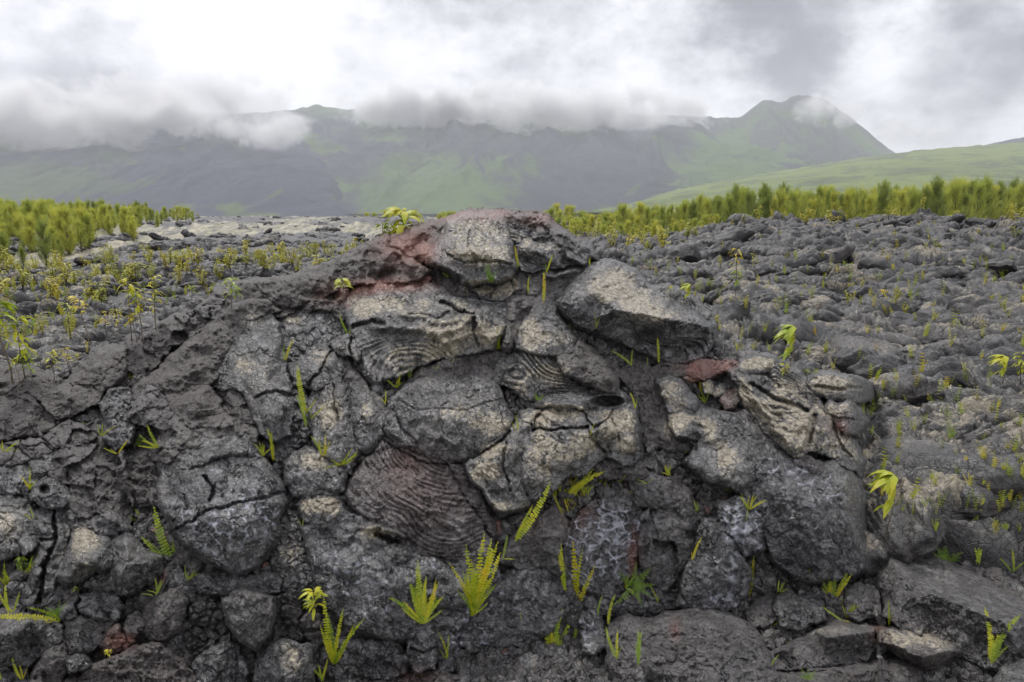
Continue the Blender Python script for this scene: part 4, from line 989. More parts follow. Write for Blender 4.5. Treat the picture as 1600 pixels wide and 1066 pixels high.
    R("heavy rock with a pale corner at the left border, bottom", [(-80, 960), (-20, 950), (20, 954), (50, 964), (72, 968), (97, 976), (102, 1000), (90, 1011), (60, 1030), (40, 1042), (-20, 1034), (-80, 1050)], pts=[(45, 975, .18), (20, 990, .18), (70, 985, .12), (60, 1005, .06), (-20, 990, .14)], H=.02, w=8, E=.05, soft=2, rough=.010, brown=.35, name="rock_block", cat="rock block")
    R("tall dark block in the bottom left corner, split from its neighbour", [(46, 1100), (44, 1078), (54, 1045), (66, 1020), (100, 1004), (106, 1040), (96, 1068), (80, 1105)], H=.10, w=8, E=.05, brown=.85, rough=.010, soft=1, pts=[(75, 1040, .10)], name="rock_block", cat="rock block")
    R("grey squared rock in the very corner, bottom left", [(-80, 1120), (-60, 1040), (-10, 1024), (24, 1026), (38, 1045), (46, 1075), (40, 1120)], H=.12, w=14, E=.04, facet=.06, fc=50, rough=.010, name="rock_block", cat="rock block")
    R("broad reddish-black boulder rising from the bottom border, left", [(74, 1110), (92, 1072), (130, 1050), (170, 1032), (210, 1012), (248, 1008), (280, 1030), (302, 1060), (312, 1110)], H=.16, w=40, E=.05, rough=.014, brown=.55, red=.05, cr2=(60, .012), name="boulder", cat="boulder", lift=.06)
    R("smooth oval pebble resting on the broad boulder", [(102, 1038), (108, 1028), (124, 1025), (138, 1030), (141, 1040), (128, 1047), (110, 1047)], H=.07, w=10, rough=.004, white=.2, name="pebble", cat="pebble", lift=.14)
    R("rust-brown stones between the black wedge and the broad boulder", [(162, 1012), (172, 986), (186, 976), (192, 992), (208, 990), (210, 1004), (190, 1016), (170, 1022)], H=.07, w=9, brown=.9, red=.2, cr=(22, .02, .1), rough=.009, name="brown_stone", cat="brown stones", lift=.05)
    R("round brown cobble half buried, lower left", [(221, 976), (229, 950), (250, 930), (275, 924), (291, 940), (286, 965), (276, 986), (256, 999), (236, 999), (224, 990)], H=.13, w=26, E=.03, brown=.7, rough=.007, cr2=(30, .006), name="cobble", cat="cobble", lift=.05)
    R("small cobble beside the round brown one", [(194, 984), (200, 966), (214, 960), (224, 972), (224, 986), (212, 992), (200, 992)], H=.07, w=12, brown=.6, rough=.006, name="cobble", cat="cobble", lift=.05)
    R("tube-like roll of crust under the great round lobe", [(298, 905), (320, 896), (350, 898), (382, 903), (420, 894), (442, 902), (436, 924), (402, 932), (352, 930), (312, 924)], H=.09, w=16, E=.03, rough=.008, cr=(34, .012, .1), name="lava_roll", cat="lava roll")
    R("dark rock with a rounded grey brow, below the crust roll", [(350, 936), (366, 922), (400, 921), (426, 935), (431, 960), (420, 992), (400, 1012), (376, 1002), (360, 976), (352, 956)], H=.12, w=16, E=.04, rough=.010, pts=[(390, 935, .14), (390, 960, .10), (400, 990, .04)], brown=.4, name="rock_block", cat="rock block", lift=.02)
    R("black cubes of rock packed beside the leafy seedling", [(430, 936), (460, 929), (490, 935), (506, 960), (502, 990), (470, 1002), (442, 994), (432, 966)], H=.06, w=8, cr=(34, .03, .1), facet=.05, fc=30, brown=.7, rough=.008, name="black_blocks", cat="rock block")
    R("cluster of small cobbles under the round brown cobble", [(286, 1000), (300, 950), (322, 938), (350, 945), (360, 975), (372, 1002), (352, 1010), (330, 1012), (305, 1024)], H=.05, w=12, cr=(20, .03, .25), brown=.5, rough=.010, name="cobble_cluster", cat="cobbles")
    R("split grey boulder near the bottom border, left of centre", [(302, 1110), (304, 1034), (328, 1014), (352, 1006), (372, 1010), (384, 1036), (388, 1070), (384, 1110)], H=.12, w=20, E=.04, cr=(40, .016, .08), rough=.010, name="boulder", cat="boulder", lift=.02)
    R("tan-sided cracked boulder at the bottom border", [(400, 1110), (402, 1032), (420, 1008), (446, 1001), (472, 1012), (486, 1010), (490, 1040), (484, 1072), (480, 1110)], H=.14, w=22, E=.05, cr=(30, .012, .1), rough=.008, name="boulder", cat="boulder", lift=.03)
    R("squat blocky rock behind the bottom centre-left ferns", [(498, 1030), (510, 1004), (540, 996), (562, 1002), (568, 1040), (560, 1110), (500, 1110)], H=.08, w=12, cr=(26, .02, .15), rough=.010, brown=.3, name="rock_block", cat="rock block")
    R("fissured grey rock below the veined slab, bottom centre", [(560, 1040), (556, 1004), (590, 1000), (624, 1006), (640, 1030), (632, 1052), (606, 1060), (572, 1056)], H=.09, w=12, cr=(26, .016, .12), rough=.009, name="rock_block", cat="rock block", lift=.02)
    R("thumb-shaped grey rock under the biggest fern clump", [(636, 1012), (638, 984), (658, 976), (678, 984), (686, 1010), (678, 1042), (652, 1050), (640, 1032)], H=.13, w=20, E=.04, rough=.008, white=.15, lines=[(-.03, 3, [(640, 1012), (660, 1018), (684, 1012)])], name="round_rock", cat="rock", lift=.03)
    R("narrow dark rock squeezed right of the thumb-shaped rock", [(686, 988), (704, 980), (714, 1008), (704, 1044), (688, 1048), (684, 1016)], H=.08, w=10, rough=.009, white=.2, name="rock_block", cat="rock block")
    R("cobbly ground rock on the bottom border, centre", [(560, 1110), (566, 1066), (606, 1062), (640, 1054), (690, 1050), (720, 1060), (730, 1110)], H=.05, w=16, cr=(20, .02, .2), brown=.7, rough=.010, name="rock_block", cat="rock block")
    # --- lower centre
    R("dark swirled rock with pale stripes, right of the biggest ferns", [(708, 992), (730, 972), (756, 940), (778, 905), (800, 890), (840, 884), (872, 890), (888, 905), (896, 932), (880, 962), (856, 992), (822, 1010), (786, 1014), (748, 1010), (716, 1006)],
      H=.08, w=24, E=.04, rough=.008, wvein=.9, patch=18, ropes=[('fan', (690, 960, 34), 1.0, .010, (770, 985, 50, 26)), ('dir', 60, 12, .007, (830, 940, 60, 50))], name="veined_slab")
    R("flat grey-violet slab beneath the twin fronds", [(778, 882), (790, 850), (812, 830), (838, 812), (862, 790), (880, 798), (884, 830), (874, 862), (888, 902), (850, 884), (806, 888)], pts=[(840, 840, .07), (860, 870, .10), (810, 870, .07)], H=.03, w=10, E=.03, brown=.6, rough=.009, soft=2, name="veined_slab")
    R("dark slab shading the hollow above the white honeycomb", [(868, 770), (904, 750), (940, 734), (972, 732), (988, 752), (968, 772), (926, 788), (892, 814), (874, 804)], H=.05, w=10, brown=.8, rough=.010, name="rock_block", cat="rock block", lift=-.08)
    R("honeycomb of white-rimmed dark cells in the hollow, right of centre", [(880, 838), (898, 806), (930, 784), (966, 772), (990, 778), (1002, 800), (1000, 850), (992, 900), (962, 930), (925, 930), (894, 914), (880, 884)],
      pts=[(940, 820, .04), (960, 870, .06), (910, 870, .05)], H=.02, w=12, E=.03, rough=.006, cr=(20, -.014, .3), wvein=1.6, patch=20, name="honeycomb_slab", cat="honeycomb lava", lift=-.02)
    R("dark overhanging ledge under the cracked tan slab", [(920, 728), (946, 712), (972, 722), (990, 730), (1000, 722), (1012, 742), (990, 752), (960, 746), (936, 742)], H=.08, w=10, brown=.8, rough=.014, name="rock_ledge", cat="rock ledge", lift=.02)
    R("dark rounded rock above the angular black facets", [(984, 752), (1010, 738), (1042, 748), (1074, 764), (1088, 790), (1062, 798), (1020, 792), (996, 792)], H=.08, w=18, brown=.5, rough=.010, white=.1, name="rock_block", cat="rock block", lift=.0)
    R("angular black rock with flat broken facets, right of the honeycomb", [(1000, 806), (1030, 786), (1062, 782), (1082, 795), (1096, 812), (1086, 842), (1080, 872), (1062, 892), (1042, 922), (1012, 902), (1000, 872)], H=.08, w=6, E=.04, facet=.09, fc=46, brown=.45, rough=.005, soft=1, name="rock_block", cat="rock block")
    R("tall cracked lobe with a white forked vein at its foot", [(1058, 948), (1064, 920), (1074, 890), (1088, 862), (1090, 834), (1100, 812), (1122, 810), (1142, 838), (1154, 866), (1172, 896), (1168, 930), (1142, 950), (1100, 956)], H=.18, w=36, E=.05, rough=.009, cr=(38, .010, .08), wvein=.5, patch=26, name="lava_lobe", cat="lava lobe", lift=.03)
    R("white-crusted lumpy rock hanging beside the tall cracked lobe", [(1122, 802), (1124, 784), (1160, 778), (1192, 790), (1196, 820), (1194, 858), (1164, 866), (1142, 838), (1130, 822)], H=.13, w=20, E=.05, rough=.012, cr=(26, .014, .15), white=.35, name="lumpy_rock", cat="lumpy rock", lift=.06)
    R("grey stub of rock left of the foreground boulder, dusted white", [(905, 970), (912, 957), (930, 958), (942, 974), (944, 1010), (930, 1024), (910, 1018)], H=.10, w=14, rough=.007, name="rock_pillar", cat="rock pillar", lift=.05)
    R("low dark rocks at the foot of the honeycomb", [(890, 925), (925, 932), (962, 932), (1000, 915), (1040, 925), (1062, 945), (1020, 962), (980, 962), (940, 960), (905, 955)], H=.05, w=10, cr=(24, .02, .2), white=.15, rough=.010, name="rock_block", cat="rock block")
    # --- right wing
    R("dark shadowed shoulder between the long slab and the cracked tan slab", [(968, 580), (985, 568), (1010, 566), (1030, 588), (1042, 620), (1050, 645), (1046, 664), (1058, 682), (1092, 692), (1086, 704), (1050, 704), (1012, 696), (1003, 670), (998, 640), (986, 604)], H=.08, w=20, E=.04, rough=.010, brown=.8, name="rock_block", cat="rock block", lift=-.01)
    R("tan-cheeked lobe beside the dark shoulder", [(1028, 592), (1045, 587), (1062, 592), (1076, 610), (1088, 630), (1084, 648), (1068, 650), (1048, 642), (1036, 620)], H=.13, w=20, E=.05, rough=.007, wvein=.35, cr2=(26, .006), name="lava_lobe", cat="lava lobe", lift=.03)
    R("low brown stone wedged under the great overhanging block", [(1018, 578), (1030, 566), (1058, 568), (1082, 574), (1070, 586), (1044, 590), (1026, 590)], H=.05, w=8, brown=1.0, rough=.008, name="rock_block", cat="rock block", lift=.04)
    R("rusty layered strip of crust on the right shoulder", [(1070, 580), (1084, 564), (1112, 565), (1152, 566), (1142, 576), (1122, 583), (1098, 592), (1080, 588)], H=.06, w=8, E=.04, rough=.007, ropes=[('dir', 4, 6, .012)], brown=.5, red=.4, name="crust_band", cat="crust band", lift=.05)
    R("long smooth grey flank flowing down to the right, streaked white and tan", [(1042, 648), (1060, 643), (1086, 652), (1094, 636), (1120, 644), (1145, 648), (1170, 640), (1198, 668), (1222, 704), (1250, 722), (1280, 728), (1310, 715), (1334, 728), (1350, 780), (1362, 850), (1358, 892), (1330, 907), (1280, 910), (1240, 907), (1206, 874), (1196, 832), (1182, 785), (1150, 764), (1102, 750), (1068, 724), (1086, 702), (1092, 690), (1056, 680), (1045, 664)],
      pts=[(1100, 670, .12), (1150, 700, .17), (1130, 730, .14), (1200, 740, .20), (1250, 790, .22), (1300, 780, .18), (1230, 850, .15), (1290, 860, .16), (1340, 850, .08), (1330, 780, .10), (1190, 780, .13), (1250, 890, .05), (1310, 892, .05)], H=.05, w=16, E=.06, soft=6, rough=.007, wvein=.75, patch=24, cr2=(60, .006),
      ropes=[('dir', 80, 11, .010, (1280, 870, 80, 44)), ('dir', 58, 15, .008, (1240, 780, 90, 70))], lines=[(-.04, 4, [(1062, 684), (1090, 690), (1088, 702)]), (.03, 12, [(1080, 720), (1120, 745), (1170, 760)]), (-.012, 2, [(1125, 655), (1150, 668), (1165, 690)])], name="smooth_flank", jag=2)
    R("black pocket wall behind the loose chips on the right shoulder", [(1086, 592), (1110, 584), (1140, 578), (1160, 590), (1176, 615), (1178, 640), (1150, 650), (1120, 646), (1096, 634)], H=.02, w=12, rough=.014, cr=(14, .02, .3), name="rock_pocket", cat="rock hollow", lift=-.05)
    for i, (pl, lb) in enumerate([([(1098, 600), (1106, 594), (1114, 602), (1112, 614), (1102, 614)], "leftmost tan chip in the black pocket"),
                   ([(1110, 612), (1124, 602), (1133, 606), (1130, 614), (1118, 618)], "flat tan chip in the middle of the black pocket"),
                   ([(1126, 626), (1136, 614), (1150, 612), (1156, 624), (1146, 636), (1134, 638)], "rounded rosy stone in the black pocket"),
                   ([(1150, 604), (1160, 600), (1170, 608), (1174, 622), (1166, 632), (1154, 626)], "tall tan disc at the right wall of the pocket"),
                   ([(1070, 590), (1078, 578), (1090, 582), (1094, 592), (1080, 594)], "pink triangular stone beside the rusty layered strip")]):
        R(lb, pl, H=.04, w=8, E=.04, rough=.005, tan=[.7, .6, .2, .8, .3][i], red=[0, 0, .4, 0, .8][i], jag=1.5, name="crust_chip", cat="rock chip", lift=.04)
    R("twisted drapery of black and tan ropes on the right shoulder", [(1138, 582), (1150, 572), (1176, 580), (1202, 592), (1250, 606), (1272, 612), (1292, 640), (1312, 660), (1332, 690), (1347, 722), (1342, 742), (1325, 732), (1300, 714), (1280, 706), (1262, 702), (1256, 713), (1240, 718), (1216, 702), (1194, 672), (1176, 652), (1160, 630), (1158, 606)],
      pts=[(1170, 595, .12), (1200, 630, .17), (1240, 660, .20), (1280, 660, .16), (1240, 700, .18), (1310, 700, .14), (1250, 625, .10)], H=.03, w=10, E=.07, soft=3, rough=.012, tan=.22, ropes=[('dir', -40, 9, .022, (1210, 650, 70, 60)), ('dir', -62, 8, .012, (1310, 700, 50, 40)), ('dir', -25, 17, .02, (1220, 620, 60, 40))],
      lines=[(.05, 6, [(1150, 580), (1172, 610), (1200, 650), (1240, 706)]), (-.06, 6, [(1172, 600), (1215, 625), (1262, 640)]), (.04, 5, [(1264, 640), (1262, 670), (1250, 706)]), (-.05, 4, [(1274, 650), (1264, 690)]), (-.04, 4, [(1302, 660), (1312, 690), (1330, 715)])], name="folded_crust", cat="folded crust", lift=.03)
    R("dark hollow front under the pale hood on the right skyline", [(1150, 582), (1180, 580), (1212, 578), (1222, 600), (1216, 612), (1190, 604), (1166, 594)], H=.04, w=8, brown=.8, rough=.012, name="rock_block", cat="rock block", lift=.10)
    R("pale rounded hood of crust on the right skyline", [(1150, 577), (1158, 564), (1180, 557), (1204, 562), (1218, 575), (1200, 582), (1172, 582)], H=.08, w=16, E=.04, rough=.006, cr2=(26, .008), name="crust_hood", cat="lava lobe", lift=.12)
    R("bundle of stick-like lava folds right of the pale hood", [(1204, 578), (1222, 568), (1246, 584), (1266, 604), (1271, 618), (1244, 618), (1216, 602)], H=.07, w=10, ropes=[('dir', -38, 7, .02)], tan=.15, rough=.007, name="folded_crust", cat="folded crust", lift=.12)
    R("rust-red corner stone where the right wing meets the field", [(1298, 650), (1310, 644), (1322, 655), (1326, 680), (1318, 696), (1306, 678)], H=.06, w=10, red=.9, brown=.5, rough=.008, name="red_stone", cat="stone", lift=.06)
    R("leathery brown rock under the torn lip of the drapery", [(1240, 720), (1256, 712), (1280, 722), (1285, 738), (1262, 746), (1246, 738)], H=.07, w=12, brown=.8, rough=.012, name="rock_block", cat="rock block", lift=.10)
    # --- foreground right
    R("broad fissured grey-brown boulder at the bottom, right of centre", [(948, 1004), (953, 974), (985, 962), (1010, 968), (1050, 956), (1090, 950), (1122, 954), (1150, 966), (1176, 985), (1192, 1005), (1206, 1035), (1214, 1066), (1200, 1110), (1000, 1110), (964, 1082), (950, 1042)],
      pts=[(980, 985, .10), (1060, 980, .18), (1120, 975, .16), (1060, 1020, .22), (1140, 1020, .22), (1000, 1040, .18), (1180, 1060, .14), (1080, 1070, .20), (1160, 1000, .15)], H=.04, w=16, E=.06, soft=5, rough=.012, cr=(42, .012, .07), cr2=(26, .012), brown=.45, name="boulder", cat="boulder", lift=.05)
    R("low flat slab with a pale top and dark front edge, foreground right", [(1204, 1046), (1206, 1022), (1240, 1004), (1272, 986), (1312, 970), (1350, 972), (1369, 980), (1368, 1014), (1352, 1034), (1300, 1042), (1240, 1048)],
      pts=[(1230, 1015, .16), (1290, 996, .24), (1340, 990, .24), (1365, 986, .18), (1310, 975, .12), (1290, 1025, .08), (1340, 1020, .06)], H=.01, w=4, E=.06, soft=1, rough=.007, brown=.5, cr2=(50, .01), jag=2, name="flat_slab", lift=.03)
    R("lower dark slab stepping out from under the flat one", [(1210, 1110), (1208, 1052), (1240, 1050), (1300, 1044), (1352, 1036), (1400, 1030), (1440, 1042), (1430, 1110)], pts=[(1250, 1060, .16), (1340, 1052, .18), (1400, 1044, .14), (1330, 1085, .08)], H=.02, w=6, E=.05, soft=2, facet=.04, fc=50, brown=.7, rough=.010, name="flat_slab", lift=.02)
    R("pinkish-grey flat stone leaning on the long tilted slab", [(1367, 986), (1398, 978), (1442, 989), (1483, 1003), (1504, 1018), (1486, 1030), (1464, 1041), (1438, 1042), (1398, 1020), (1374, 1002)], pts=[(1400, 990, .14), (1450, 1000, .20), (1480, 1016, .20), (1440, 1026, .24), (1400, 1008, .20)], H=.01, w=5, E=.07, soft=1, rough=.006, tan=.12, red=.12, jag=2, name="flat_stone", cat="flat stone", lift=.06)
    R("long tilted slab with a light top face, right foreground", [(1368, 882), (1376, 852), (1392, 845), (1408, 844), (1440, 856), (1478, 876), (1532, 904), (1600, 940), (1680, 985), (1680, 1075), (1600, 1062), (1540, 1046), (1500, 1020), (1450, 992), (1420, 986), (1386, 962), (1372, 922)],
      pts=[(1386, 862, .22), (1402, 898, .36), (1460, 928, .42), (1510, 950, .44), (1568, 974, .46), (1650, 1010, .46), (1420, 855, .14), (1480, 884, .16), (1540, 915, .18), (1620, 960, .20), (1400, 940, .22), (1460, 965, .20), (1530, 1000, .16), (1600, 1030, .14), (1385, 920, .18)],
      H=.01, w=4, E=.06, soft=1, rough=.008, brown=.35, ropes=[('dir', -32, 9, .003)], cr2=(55, .010), jag=2, name="tilted_slab", lift=.02)
    R("faceted rock propping the left end of the long tilted slab", [(1384, 962), (1384, 942), (1402, 934), (1434, 950), (1446, 975), (1440, 990), (1404, 978)], H=.08, w=7, facet=.06, fc=30, brown=.6, rough=.008, name="rock_block", cat="rock block", lift=.14)
    R("rounded grey boulder at the foot of the smooth flank", [(1322, 934), (1326, 920), (1342, 913), (1365, 918), (1374, 942), (1371, 960), (1340, 970), (1324, 954)], H=.13, w=20, E=.04, rough=.008, brown=.35, name="boulder", cat="boulder", lift=.06)
    R("speckled angular boulder between the cracked lobe and the smooth flank", [(1209, 948), (1216, 934), (1234, 925), (1250, 936), (1282, 944), (1288, 968), (1258, 980), (1224, 980)], H=.10, w=12, E=.05, facet=.05, fc=34, rough=.010, tan=.1, name="boulder", cat="boulder", lift=.05)
    R("flat dark stone beside the speckled boulder", [(1166, 956), (1180, 940), (1204, 936), (1214, 950), (1212, 968), (1196, 980), (1176, 978)], H=.08, w=12, E=.04, brown=.6, rough=.009, name="rock_block", cat="rock block", lift=.03)
    R("dark block peeping out behind the long tilted slab", [(1362, 818), (1382, 806), (1420, 812), (1446, 836), (1432, 852), (1400, 846), (1374, 852)], H=.10, w=10, E=.06, facet=.04, fc=40, brown=.6, rough=.009, name="rock_block", cat="rock block", lift=.12)
    R("squared grey stone in the bottom right corner", [(1546, 1110), (1550, 1068), (1572, 1040), (1606, 1034), (1650, 1060), (1660, 1110)], H=.10, w=14, E=.05, rough=.008, tan=.12, name="corner_stone", cat="stone", lift=.16)
    # --- lobes of the field touching the mound
    R("low tan double lobe behind the right wing of the mound", [(1262, 600), (1274, 588), (1296, 583), (1330, 592), (1362, 604), (1372, 616), (1340, 626), (1300, 622), (1276, 616)], H=.13, w=16, E=.05, rough=.006, tan=.1, lines=[(-.05, 4, [(1276, 604), (1310, 608), (1345, 606)])], cr2=(36, .01), name="lava_lobe", cat="lava lobe", lift=.12)
    R("grey rolled block with a pale top just right of the mound", [(1288, 640), (1298, 630), (1330, 629), (1342, 642), (1350, 660), (1338, 678), (1320, 680), (1304, 660)], H=.12, w=12, E=.06, rough=.007, lines=[(-.03, 3, [(1296, 652), (1345, 656)])], name="lava_block", cat="lava block", lift=.10)
# ------------------------------------------------------------------ rubble of crust pieces lying over the field (uncountable)
def blob_protos(n, sub, seed):
    import bmesh
    res = []
    for i in range(n):
        bm = bmesh.new(); bmesh.ops.create_icosphere(bm, subdivisions=sub, radius=1.0)
        co = np.array([v.co[:] for v in bm.verts]); fa = np.array([[v.index for v in f.verts] for f in bm.faces])
        bm.free()
        r = np.random.default_rng(seed + i)
        d = r.normal(size=(9, 3)); d /= np.linalg.norm(d, axis=1)[:, None]; off = r.uniform(0.4, 0.85, 9)
        for dd, o in zip(d, off):                       # shave planes off for broken arrises
            k = co @ dd; co = co - np.clip(k - o, 0, None)[:, None] * dd * 0.85
        co = co * (1 + np.array([.42, .42, .2]) * fbm(co + seed + i * 5, 1.2, 4, seed + i, 0.6)[:, None])
        co = co * (1 + 0.09 * fbm((co + i) * np.array([1.0, 2.6, 2.0]), 1.8, 3, seed + 50 + i, ridged=True)[:, None])
        res.append((co, fa))
    return res


def crust_protos(n):
    """irregular pads of wrinkled crust made of several flow toes, radius about 1"""
    import bmesh
    coll = bpy.data.collections.new("crust_pieces")
    for i in range(n):
        bm = bmesh.new(); bmesh.ops.create_icosphere(bm, subdivisions=6 if i < 5 else 5, radius=1.0)
        co = np.array([v.co[:] for v in bm.verts]); fa = np.array([[v.index for v in f.verts] for f in bm.faces]); bm.free()
        r = np.random.default_rng(900 + i)
        ang = np.arctan2(co[:, 1], co[:, 0]); ring = np.stack([np.cos(ang), np.sin(ang), np.full_like(ang, i * 3.0)], -1)
        out = 1 + 0.55 * fbm(ring, 1.3, 4, 700 + i, 0.6)
        x, y, z = co[:, 0] * out * r.uniform(1.0, 1.6), co[:, 1] * out * r.uniform(.5, .85), co[:, 2]
        zz = np.sign(z) * np.abs(z) ** 0.75 * 0.24
        p = np.stack([x, y, z * 0 + i * 7.0], -1)
        L, e, idn = lobes(x, y, r.uniform(.5, .85), 600 + i, r.uniform(1.3, 2.3), rope=0.5 if i % 3 != 1 else 0.0, warp=0.7, lam=r.uniform(.07, .11))
        S, es, ids = lobes(x, y, .26, 640 + i, 1.8, warp=0.6)
        rid = fbm((p + .25 * vnoise(p * 2, i)[:, None]) * np.array([.8, 1.9, 1]), 2.2, 5, 660 + i, .55, ridged=True)
        top = sst(z, -.15, .5)
        zz = zz + top * (0.23 * (L - .3) + 0.06 * (S - .4) * (idn > .4) + 0.08 * rid)
        side = (1 - top) * 0.12 * fbm(co + i, 3.0, 4, 670 + i)
        x = x * (1 + side); y = y * (1 + side)
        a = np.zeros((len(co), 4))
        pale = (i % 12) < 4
        a[:, 0] = np.clip(((.24 if pale else -.06) + 0.85 * np.clip(L - .45, 0, 1) + .3 * fbm(p, 1.6, 3, 680 + i)) * sst(z, .05, .4), 0, .85)  # tops painted paler, standing in for sky light on upper faces
        a[:, 3] = np.clip(.55 * (1 - sst(z, -.1, .3)) + .4 * (e < .08), 0, 1)  # shade of the sides and creases painted in as brown
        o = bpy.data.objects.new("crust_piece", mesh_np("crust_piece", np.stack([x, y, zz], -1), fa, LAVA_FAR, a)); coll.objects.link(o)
    return coll


def build_rubble():
    r = np.random.default_rng(5); NP = 12
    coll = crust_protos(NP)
    spots = []
    for n, y0, y1, s0, s1 in ((900, 3.5, 9.0, .12, .60), (2500, 8, 20, .18, .62), (4800, 17, 44, .24, .85)):
        for _ in range(n):
            y = 1 / r.uniform(1 / y1, 1 / y0) if y1 > 10 else r.uniform(y0, y1)
            rat = r.uniform(-0.85, 0.9)
            s = s0 * (s1 / s0) ** (r.random() ** 1.3)
            if rat < 0.04 and y > 17 + 2 * r.random() and r.random() < 0.97: continue
            if y < 4.9 and rat < 0.50: continue
            if y < 6.2 and -0.62 < rat < 0.42: continue
            spots.append((rat * y, y, s * (.62 if rat < 0 else 1)))
    for _ in range(3800):
        y = 1 / r.uniform(1 / 120, 1 / 19); x = r.uniform(-.85, .02) * y
        if float(streak_at(np.array([x]), np.array([y]))[0]) < -0.06: spots.append((x, y, r.uniform(.10, .42)))
    P = np.array(spots); h = field_h(P[:, 0], P[:, 1])[0]
    n = len(P)
    me = bpy.data.meshes.new("lava_rubble"); me.vertices.add(n)
    me.vertices.foreach_set("co", np.stack([P[:, 0], P[:, 1], h - 0.02 * P[:, 2]], -1).astype(np.float32).ravel())
    def vec(name, typ, data, key):
        a = me.attributes.new(name, typ, 'POINT'); a.data.foreach_set(key, data)
    vec("rot", 'FLOAT_VECTOR', np.stack([r.normal(0, .24, n), r.normal(0, .24, n), r.uniform(0, 6.28, n)], -1).astype(np.float32).ravel(), "vector")
    vec("siz", 'FLOAT_VECTOR', np.stack([P[:, 2] * r.uniform(.8, 1.3, n), P[:, 2], P[:, 2] * r.uniform(.8, 1.9, n)], -1).astype(np.float32).ravel(), "vector")
    pk = r.integers(4, NP, n); palef = np.where(P[:, 1] < 9, .6, np.where(P[:, 1] < 18, .3, .18)) * (0.4 + 0.6 * (P[:, 0] > 0)); pk = np.where(r.random(n) < palef * 1.0, r.integers(0, 4, n), pk)
    vec("pick", 'INT', pk.astype(np.int32), "value")
    o = obj("lava_rubble", me); tag(o, kind="stuff"); o["label"] = "countless wrinkled crust pieces covering the grey lava field"
    t = bpy.data.node_groups.new("scatter", 'GeometryNodeTree')
    t.interface.new_socket("Geometry", in_out='INPUT', socket_type='NodeSocketGeometry')
    t.interface.new_socket("Geometry", in_out='OUTPUT', socket_type='NodeSocketGeometry')
    gi, go = t.nodes.new('NodeGroupInput'), t.nodes.new('NodeGroupOutput')
    ip = t.nodes.new('GeometryNodeInstanceOnPoints'); ci = t.nodes.new('GeometryNodeCollectionInfo')
    ci.inputs['Collection'].default_value = coll; ci.inputs['Separate Children'].default_value = True; ci.inputs['Reset Children'].default_value = True
    def na(name, typ):
        q = t.nodes.new('GeometryNodeInputNamedAttribute'); q.data_type = typ; q.inputs['Name'].default_value = name
        return q.outputs[0]
    t.links.new(gi.outputs[0], ip.inputs['Points']); t.links.new(ci.outputs[0], ip.inputs['Instance'])
    ip.inputs['Pick Instance'].default_value = True
    t.links.new(na("pick", 'INT'), ip.inputs['Instance Index'])
    t.links.new(na("rot", 'FLOAT_VECTOR'), ip.inputs['Rotation'])
    t.links.new(na("siz", 'FLOAT_VECTOR'), ip.inputs['Scale'])
    t.links.new(ip.outputs[0], go.inputs[0])
    m = o.modifiers.new("scatter", 'NODES'); m.node_group = t


def build_gravel():
    """broken stones lodged in every crevice of the mound and over the ground before it"""
    r = np.random.default_rng(15)
    pr = blob_protos(8, 2, 500); V, F, A = [], [], []; k = 0; n = 0
    while n < 5200:
        u, v = r.uniform(-60, 1660), r.uniform(420, 1100)
        iu, iv = int((u - GU0) / GS), int((v - GV0) / GS)
        if not (0 <= iv < ZB.shape[0]): continue
        y = ZB[iv, iu]
        y0 = float(depth0(u, v))
        if u > 1376:
            if y < 1e8 or v < 880: continue
        elif y > 1e8 or y < y0 - 0.0 : continue
        n += 1
        c = pos(np.float64(u), np.float64(v), np.float64(y0 + r.uniform(-.035, .03)))
        co, fa = pr[r.integers(8)]
        s = 0.008 * (4.2 ** r.random()) * (1.15 if v > 900 else 1.0)
        ang = r.uniform(0, 6.28, 3); M = np.array((Matrix.Rotation(ang[0], 3, 'X') @ Matrix.Rotation(ang[1], 3, 'Y') @ Matrix.Rotation(ang[2], 3, 'Z')))
        q = (co * np.array([s * r.uniform(1, 1.7), s, s * r.uniform(.6, 1)])) @ M.T
        V.append(q + c); F.append(fa + k); k += len(co)
        t = np.zeros((len(co), 4)); t[:, 0] = .35 * (r.random() < .12); t[:, 2] = .2 * (r.random() < .1); t[:, 3] = r.random() * .8; t[:, 1] = .6 * (r.random() < .02); A.append(t)
    o = obj("lava_gravel", mesh_np("lava_gravel", np.concatenate(V), np.concatenate(F), LAVA, np.concatenate(A), smooth=False)); tag(o, kind="stuff"); o["label"] = "small broken stones lodged in the crevices and over the ground before the mound"


# ------------------------------------------------------------------ mountains
def mountain_material(name, green, rock, gscale, seed, bias=0.0):
    bias += 0.03
    m, N, b, out = new_mat(name)
    geo = N.new('ShaderNodeNewGeometry'); P = geo.outputs['Position']
    q = N.mapping(P, (gscale, gscale, gscale * 1.6), loc=(seed, seed * 2, 0))
    n1 = N.noise(q, 1.0, 8, 0.62, 0.4); n2 = N.noise(q, 7.0, 6, 0.7)
    f = N.ramp(N.math('ADD', n1, N.math('MULTIPLY', N.math('SUBTRACT', n2, 0.5), 0.35)), 0.44 + bias, 0.58 + bias)
    at = N.new('ShaderNodeAttribute', attribute_name="surf"); sp = N.new('ShaderNodeSeparateColor'); N.l.new(at.outputs['Color'], sp.inputs[0])
    f = N.math('ADD', f, sp.outputs[0], clamp=True)
    f = N.math('MULTIPLY', f, N.math('SUBTRACT', 1.0, sp.outputs[1], clamp=True))
    g = N.mix(n2, green[0], green[1]); rk = N.mix(n2, rock[0], rock[1])
    N.put(b.inputs['Base Color'], N.mix(f, rk, g)); b.inputs['Roughness'].default_value = 0.95
    b.inputs['Specular IOR Level'].default_value = 0.1
    return m


